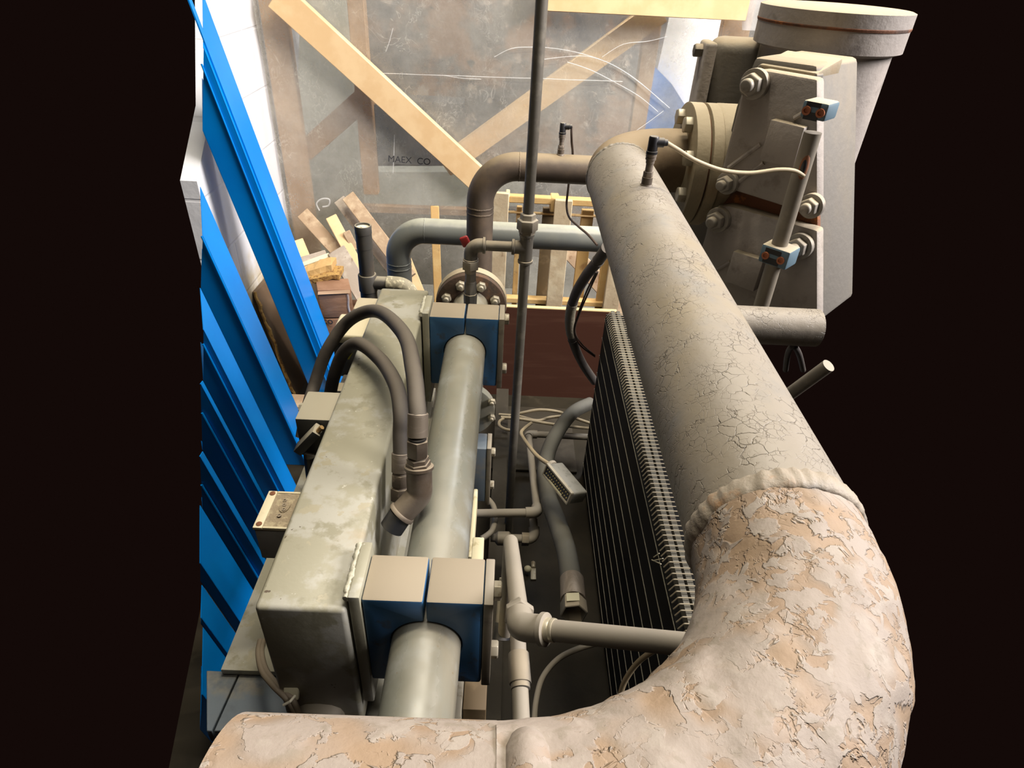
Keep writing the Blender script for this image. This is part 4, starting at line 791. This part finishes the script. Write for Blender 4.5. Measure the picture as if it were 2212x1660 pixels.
def chunk(name, px0, px1, Y, wid, th, mt, label):
    p, q = at(*px0, Y=Y), at(*px1, Y=Y + .03); m = M(); n = 5; a = q - p
    for i in range(n + 1):
        s = i / n; c = p + a * s; j = lambda k: .012 * noise.noise(Vector((s * 3.1, k * 1.7, Y * 9)))
        for k, (dy, dz) in enumerate(((-1, -1), (1, -1), (1, 1), (-1, 1))): m.v.append(c + Vector((0, dy * wid / 2 + j(k), dz * th / 2 + j(k + 7))))
    for i in range(n):
        for k in range(4): m.f.append((4 * i + k, 4 * i + (k + 1) % 4, 4 * i + 4 + (k + 1) % 4, 4 * i + 4 + k))
    m.f += [(0, 1, 2, 3), (4 * n + 3, 4 * n + 2, 4 * n + 1, 4 * n)]; return tag(obj(name, m, mt, flat=True), label, 'wood scrap')
chunk('wood_scrap', (660, 590), (722, 570), 2.22, .08, .03, pallet_w, 'upper split yellow wood scrap by the blue profile')
chunk('wood_scrap', (664, 602), (738, 588), 2.19, .08, .022, osb, 'lower ragged yellow wood scrap above the carton')
chunk('wood_scrap', (690, 570), (724, 556), 2.30, .06, .03, old_wood, 'grey brown wood scrap under the thin slats')
def carton(name, f0, f1, Y, dep, ztop, zbot, label, skew=.0):
    t = thing(name, (f0.x, Y, zbot), label, 'carton'); s = Vector((skew, dep, 0))
    a, b = Vector((f0.x, Y, ztop)), Vector((f1.x, Y + .02, ztop)); lo = Vector((0, 0, zbot - ztop))
    m = M().hexa([a + lo, b + lo, b + lo + s, a + lo + s, a, b, b + s, a + s]); o = obj('carton_body', m, cardboard, t, bevel=.003); return t, a, b
t, a, b = carton('cardboard_box', at(686, 632, Y=2.09), at(754, 616, Y=2.09), 2.09, .09, at(700, 628, Y=2.09).z, .303, 'creased brown cardboard box stacked on top in the corner', -.03)
obj('open_flap', M().prism([a + Vector((.003, -.004, -.004)), b + Vector((-.003, -.004, -.001)), b + Vector((-.003, -.008, -.012)), a + Vector((.003, -.010, -.013))], (0, .0015, 0)), mat('pale_card_edge', (.42, .27, .16), .8), t)
obj('tape', M().tube([b + Vector((-.014 + .0015 * math.sin(k), -.003, -.02 - .0105 * k)) for k in range(16)], .004, 6), SHEETW, t)
t, a, b = carton('cardboard_box', at(696, 680, Y=2.09), at(775, 680, Y=2.09), 2.09, .16, .298, 0.0, 'lower brown cardboard box with handwritten letters')
text('lettering', 'co', .040, at(708, 694, Y=2.0885), (1, 0, -.08), (.05, 0, 1), ink, t)
t = thing('chipboard', (-.82, 2.1, 0), 'dark brown chipboard panel with ragged edge leaning on the white wall', 'panel')
a, d = at(553, 632, X=-.925), at(640, 856, h=1.495); d.z = .0; bb = Vector((.03, .48, 0))
obj('panel_board', M().hexa([d, d + bb, d + bb + Vector((-.018, 0, 0)), d + Vector((-.018, 0, 0)), a, a + bb * .35, a + bb * .35 + Vector((-.014, 0, 0)), a + Vector((-.014, 0, 0))]), dark_board, t)
rp = [a.lerp(d, k / 26) + Vector((-.004 + random.uniform(-.004, .004), -.002, random.uniform(-.004, .004))) for k in range(27)]
obj('ragged_edge', M().tube(rp, .008, 6, rf=lambda s: .009 * (.6 + .5 * abs(noise.noise(Vector((s * 30, 0, 0)))))), osb, t, flat=True)
tag(obj('floor_timber', M().box(-.80, -.44, 1.86, 1.94, 0, .055), old_wood, bevel=.003), 'short squared timber on the floor behind the switch box', 'timber')

# tape wrapped cable run behind the coil
cp_ = [at(*a[:2], Y=a[2]) for a in ((1312, 535, 1.30), (1290, 566, 1.36), (1265, 598, 1.44), (1242, 640, 1.52), (1231, 690, 1.58), (1238, 738, 1.64), (1258, 785, 1.68), (1285, 825, 1.70))]
t = thing('cable_conduit', cp_[-1], 'dark wrapped cable bundle hanging between header pipe and coil', 'conduit')
S_ = smooth(cp_, 10); obj('conduit', M().tube(S_, .0135, 18), rubber, t)
obj('tape_wrap', M().tube(S_[33:48], .0145, 18), mat('dusty_tape_wrap', (.20, .175, .12), .7, bump=[(120, .5)]), t)
for i in (9, 49): d_ = (S_[i + 1] - S_[i]).normalized(); obj('cable_tie', M().rev(S_[i], d_, [(0, .0148), (.004, .0148)], 18), rubber, t)
for k in (0, 1): obj('thin_cable', M().tube(smooth([at(1288 + k * 3, 588, Y=1.36), at(1268 + k * 5, 628, Y=1.44), at(1250 + k * 3, 675, Y=1.52), at(1240 + k * 2, 715, Y=1.56), at(1252 + k * 4, 745 - 2 * k, Y=1.6), at(1285, 771 - 3 * k, Y=1.62)], 8), .0024, 8), dark_cable, t)

# ================================================================ compressor
N_ = Vector((-.6993, -.7149, 0)).normalized(); PD = Vector((.7149, -.6993, 0)).normalized(); UP = Vector((0, 0, 1))
O_ = at(1590, 260, Y=.868)
def pf(px, py, d=0.0): return atp(px, py, O_ + N_ * d, N_)
t = thing('compressor', at(1690, 400, Y=.9) + Vector((0, 0, -.6)), 'big dusty grey cast iron compressor with two bolted cover plates', 'compressor')
def plate(name, pxs, d, th, mt, bev=.004, par=None): return obj(name, M().prism([pf(x, y, d) for x, y in pxs], -N_ * th), mt, par or t, bevel=bev)
CR = 1766
plate('housing', [(1630, 122), (CR, 140), (CR, 700), (1480, 720), (1548, 400), (1588, 230)], -.028, .13, cast_dark, .006)
plate('rust_strip', [(1560, 404), (CR, 462), (CR, 520), (1545, 458)], -.020, .01, rust, .001)
cu_ = plate('cover_plate', [(1650, 151), (CR, 171), (CR, 470), (1583, 412), (1562, 404), (1553, 388), (1556, 372), (1606, 182), (1617, 160), (1632, 152)], 0, .022, cast)
cl_ = plate('cover_plate', [(1574, 444), (CR, 498), (CR, 720), (1470, 690), (1523, 505), (1532, 462), (1548, 446)], 0, .022, cast)
plate('raised_pad', [(1665, 258), (1738, 276), (1713, 362), (1639, 347)], .012, .013, cast, .0015, cu_)
plate('raised_pad', [(1584, 543), (1649, 563), (1627, 631), (1564, 608)], .012, .013, cast, .0015, cl_)
obj('hood', M().prism([pf(1606, 180, -.024), pf(1640, 138, -.024), pf(CR, 158, -.024), pf(CR, 172, -.024), pf(1650, 152, -.024)], -N_ * .02), cast_dark, t, bevel=.003)
o1, o2, o3, o4 = pf(1640, 138, -.024), pf(CR, 158, -.024), pf(CR, 158, -.024) - N_ * .07 + UP * .012, pf(1640, 138, -.024) - N_ * .07 + UP * .012
obj('hood_top', M().prism([o1, o2, o3, o4], (0, 0, -.02)), cast_tan, t, bevel=.003)
for a, b in (((1574, 363), (1643, 312)), ((1716, 256), (CR, 226)), ((1590, 398), (1650, 352)), ((1545, 585), (1578, 566)), ((1650, 562), (1700, 536))):
    obj('rib', M().tube([pf(*a, .0005), pf(*b, .0005)], .003, 8), cast, cu_ if a[1] < 450 else cl_)
for px, py, s in ((1627, 178, 1), (1569, 391, .82), (1549, 470, .95), (1724, 527, .95), (1750, 440, .85)):
    c = pf(px + 7, py + 3, .0); obj('bolt', bolt_head(M(), c, N_, .0135 * s, .011, .0080 * s, .0180 * s, .009), bolt_c, cu_ if py < 460 else cl_, bevel=.0008)
obj('neck', M().rev(V(.290, .958, HP + .002), (1, 0, 0), [(0, .081), (.004, .083), (.05, .083)], 48), cast_tan, t)
zc_ = at(1640, 10, Y=1.1).z; cc = Vector((.470, 1.085, 0)); cr = .106
zb0 = at(1632, 90, Y=1.085).z
obj('cylinder', M().rev((cc.x, cc.y, zb0 - .25), UP, [(0, cr - .012), (.245, cr - .012), (.25, cr), (.25 + (zc_ - zb0) * .62, cr)], 64), cast, t)
obj('cylinder_lid', M().rev((cc.x, cc.y, zb0 + (zc_ - zb0) * .63), UP, [(0, cr + .001), ((zc_ - zb0) * .42, cr + .001), ((zc_ - zb0) * .46, cr - .004)], 64), cast, t)
obj('lid_gasket', M().rev((cc.x, cc.y, zb0 + (zc_ - zb0) * .60), UP, [(0, cr + .0008), (.003, cr + .0015), (.0045, cr + .0008)], 64), rust, t)
ya = 1.15; pA, pB = at(1520, 88, Y=ya), at(1470, 285, Y=ya)
obj('side_cover', M().box(.303, .322, ya - .02, ya + .030, .90, pA.z), cast, t, bevel=.006, seg=3)
obj('side_block', M().box(.3225, .45, ya - .012, ya + .055, .90, at(1560, 82, Y=ya).z), cast_dark, t, bevel=.02, seg=4)
for px, py in ((1497, 108), (1463, 270)):
    c = at(px, py, Y=ya + .005); obj('bolt', bolt_head(M(), Vector((.303, c.y, c.z)), (-1, 0, 0), .0105, .013), cast_dark, t, bevel=.0006)
obj('base', M().box(.43, .50, .66, 1.30, 0, .62), coil_black, t, bevel=.01)  # black box added as dark backing, so no lit floor shows below
t = thing('conduit_pipe', pf(1641, 668, .05), 'pale conduit pipe with oval slot running down the compressor front', 'pipe')
ct, cb_ = pf(1756, 286, .045), pf(1628, 716, .045)
obj('pipe', M().cyl(ct, cb_, .0098, n=24), galv_light, t)
sp_ = pf(1738, 368, .055); dcp = (cb_ - ct).normalized(); vw = (Vector((0, 0, CAMZ)) - sp_).normalized(); sdv = dcp.cross(vw).normalized()
sl = ct + dcp * ((sp_ - ct).dot(dcp)) - sdv * .001
mm_ = M().ball((0, 0, 0), 1.0, n=20); mm_.v = [sl + sdv * v.x * .0055 + dcp * v.y * .019 + vw * (v.z * .0036 + .0075) for v in mm_.v]; rs_ = pad(obj('rusty_slot', mm_, tan_hole, t), 'rust stained oval slot')
mm_ = M().ball((0, 0, 0), 1.0, n=16); mm_.v = [sl + sdv * v.x * .0035 + dcp * v.y * .011 + vw * (v.z * .0025 + .0092) for v in mm_.v]; obj('slot_opening', mm_, blackp, rs_)
def conduit_clamp(px, py, label, K=.8):
    c = pf(px, py, .045); t = thing('conduit_clamp', c, label, 'clamp'); 
    vv = UP
    cb = obj('clamp_body', M().obox(c, PD * .0235 * K, N_ * .0155, vv * .0150 * K), clampblue, t, bevel=.003)
    obj('pocket', M().obox(c + N_ * .0155 - PD * .002 + vv * .006, PD * .013 * K, N_ * .0003, vv * .004 * K), coil_black, t); obj('pocket', M().obox(c + N_ * .0155 - PD * .002 - vv * .006, PD * .013 * K, N_ * .0003, vv * .004), coil_black, t)
    for s in (-1, 1): obj('screw', M().rev(c + N_ * .0155 + PD * s * .0125 * K - vv * .001, N_, [(-.001, .0048), (.002, .0048), (.0021, .0028), (.0006, .0026)], 16), copper, cb)
conduit_clamp(1683, 549, 'grey blue conduit clamp with two rusty screws'); conduit_clamp(1771, 236, 'grey blue conduit clamp at the top end of the conduit', .62)
lp = at(1700, 706, Y=.655); lx = at(1764, 708, Y=.655).x
t = thing('lower_header_pipe', lp + Vector((0, 0, -.03)), 'dusty beige pipe passing level under the header pipe at right', 'pipe')
obj('pipe', M().cyl(Vector((.15, .655, lp.z)), Vector((lx, .655, lp.z)), .0222, n=40), cast_tan if False else pipe_paint, t)
hk = [at(1697, 800, h=.46), at(1702, 765, h=.41), at(1713, 748, h=.383), at(1726, 765, h=.41), at(1735, 800, h=.46)]
pad(obj('hose_loop', M().tube(smooth(hk, 8), .0036, 10), rubber, t), 'dark rubber hose loop')
t = thing('drain_tube', V(.5, .8, .7), 'grey slanting tube below the level beige pipe', 'tube')
obj('tube', M().cyl(at(1660, 885, h=.76), at(1790, 790, h=.615), .0125, n=24), galv_light, t)
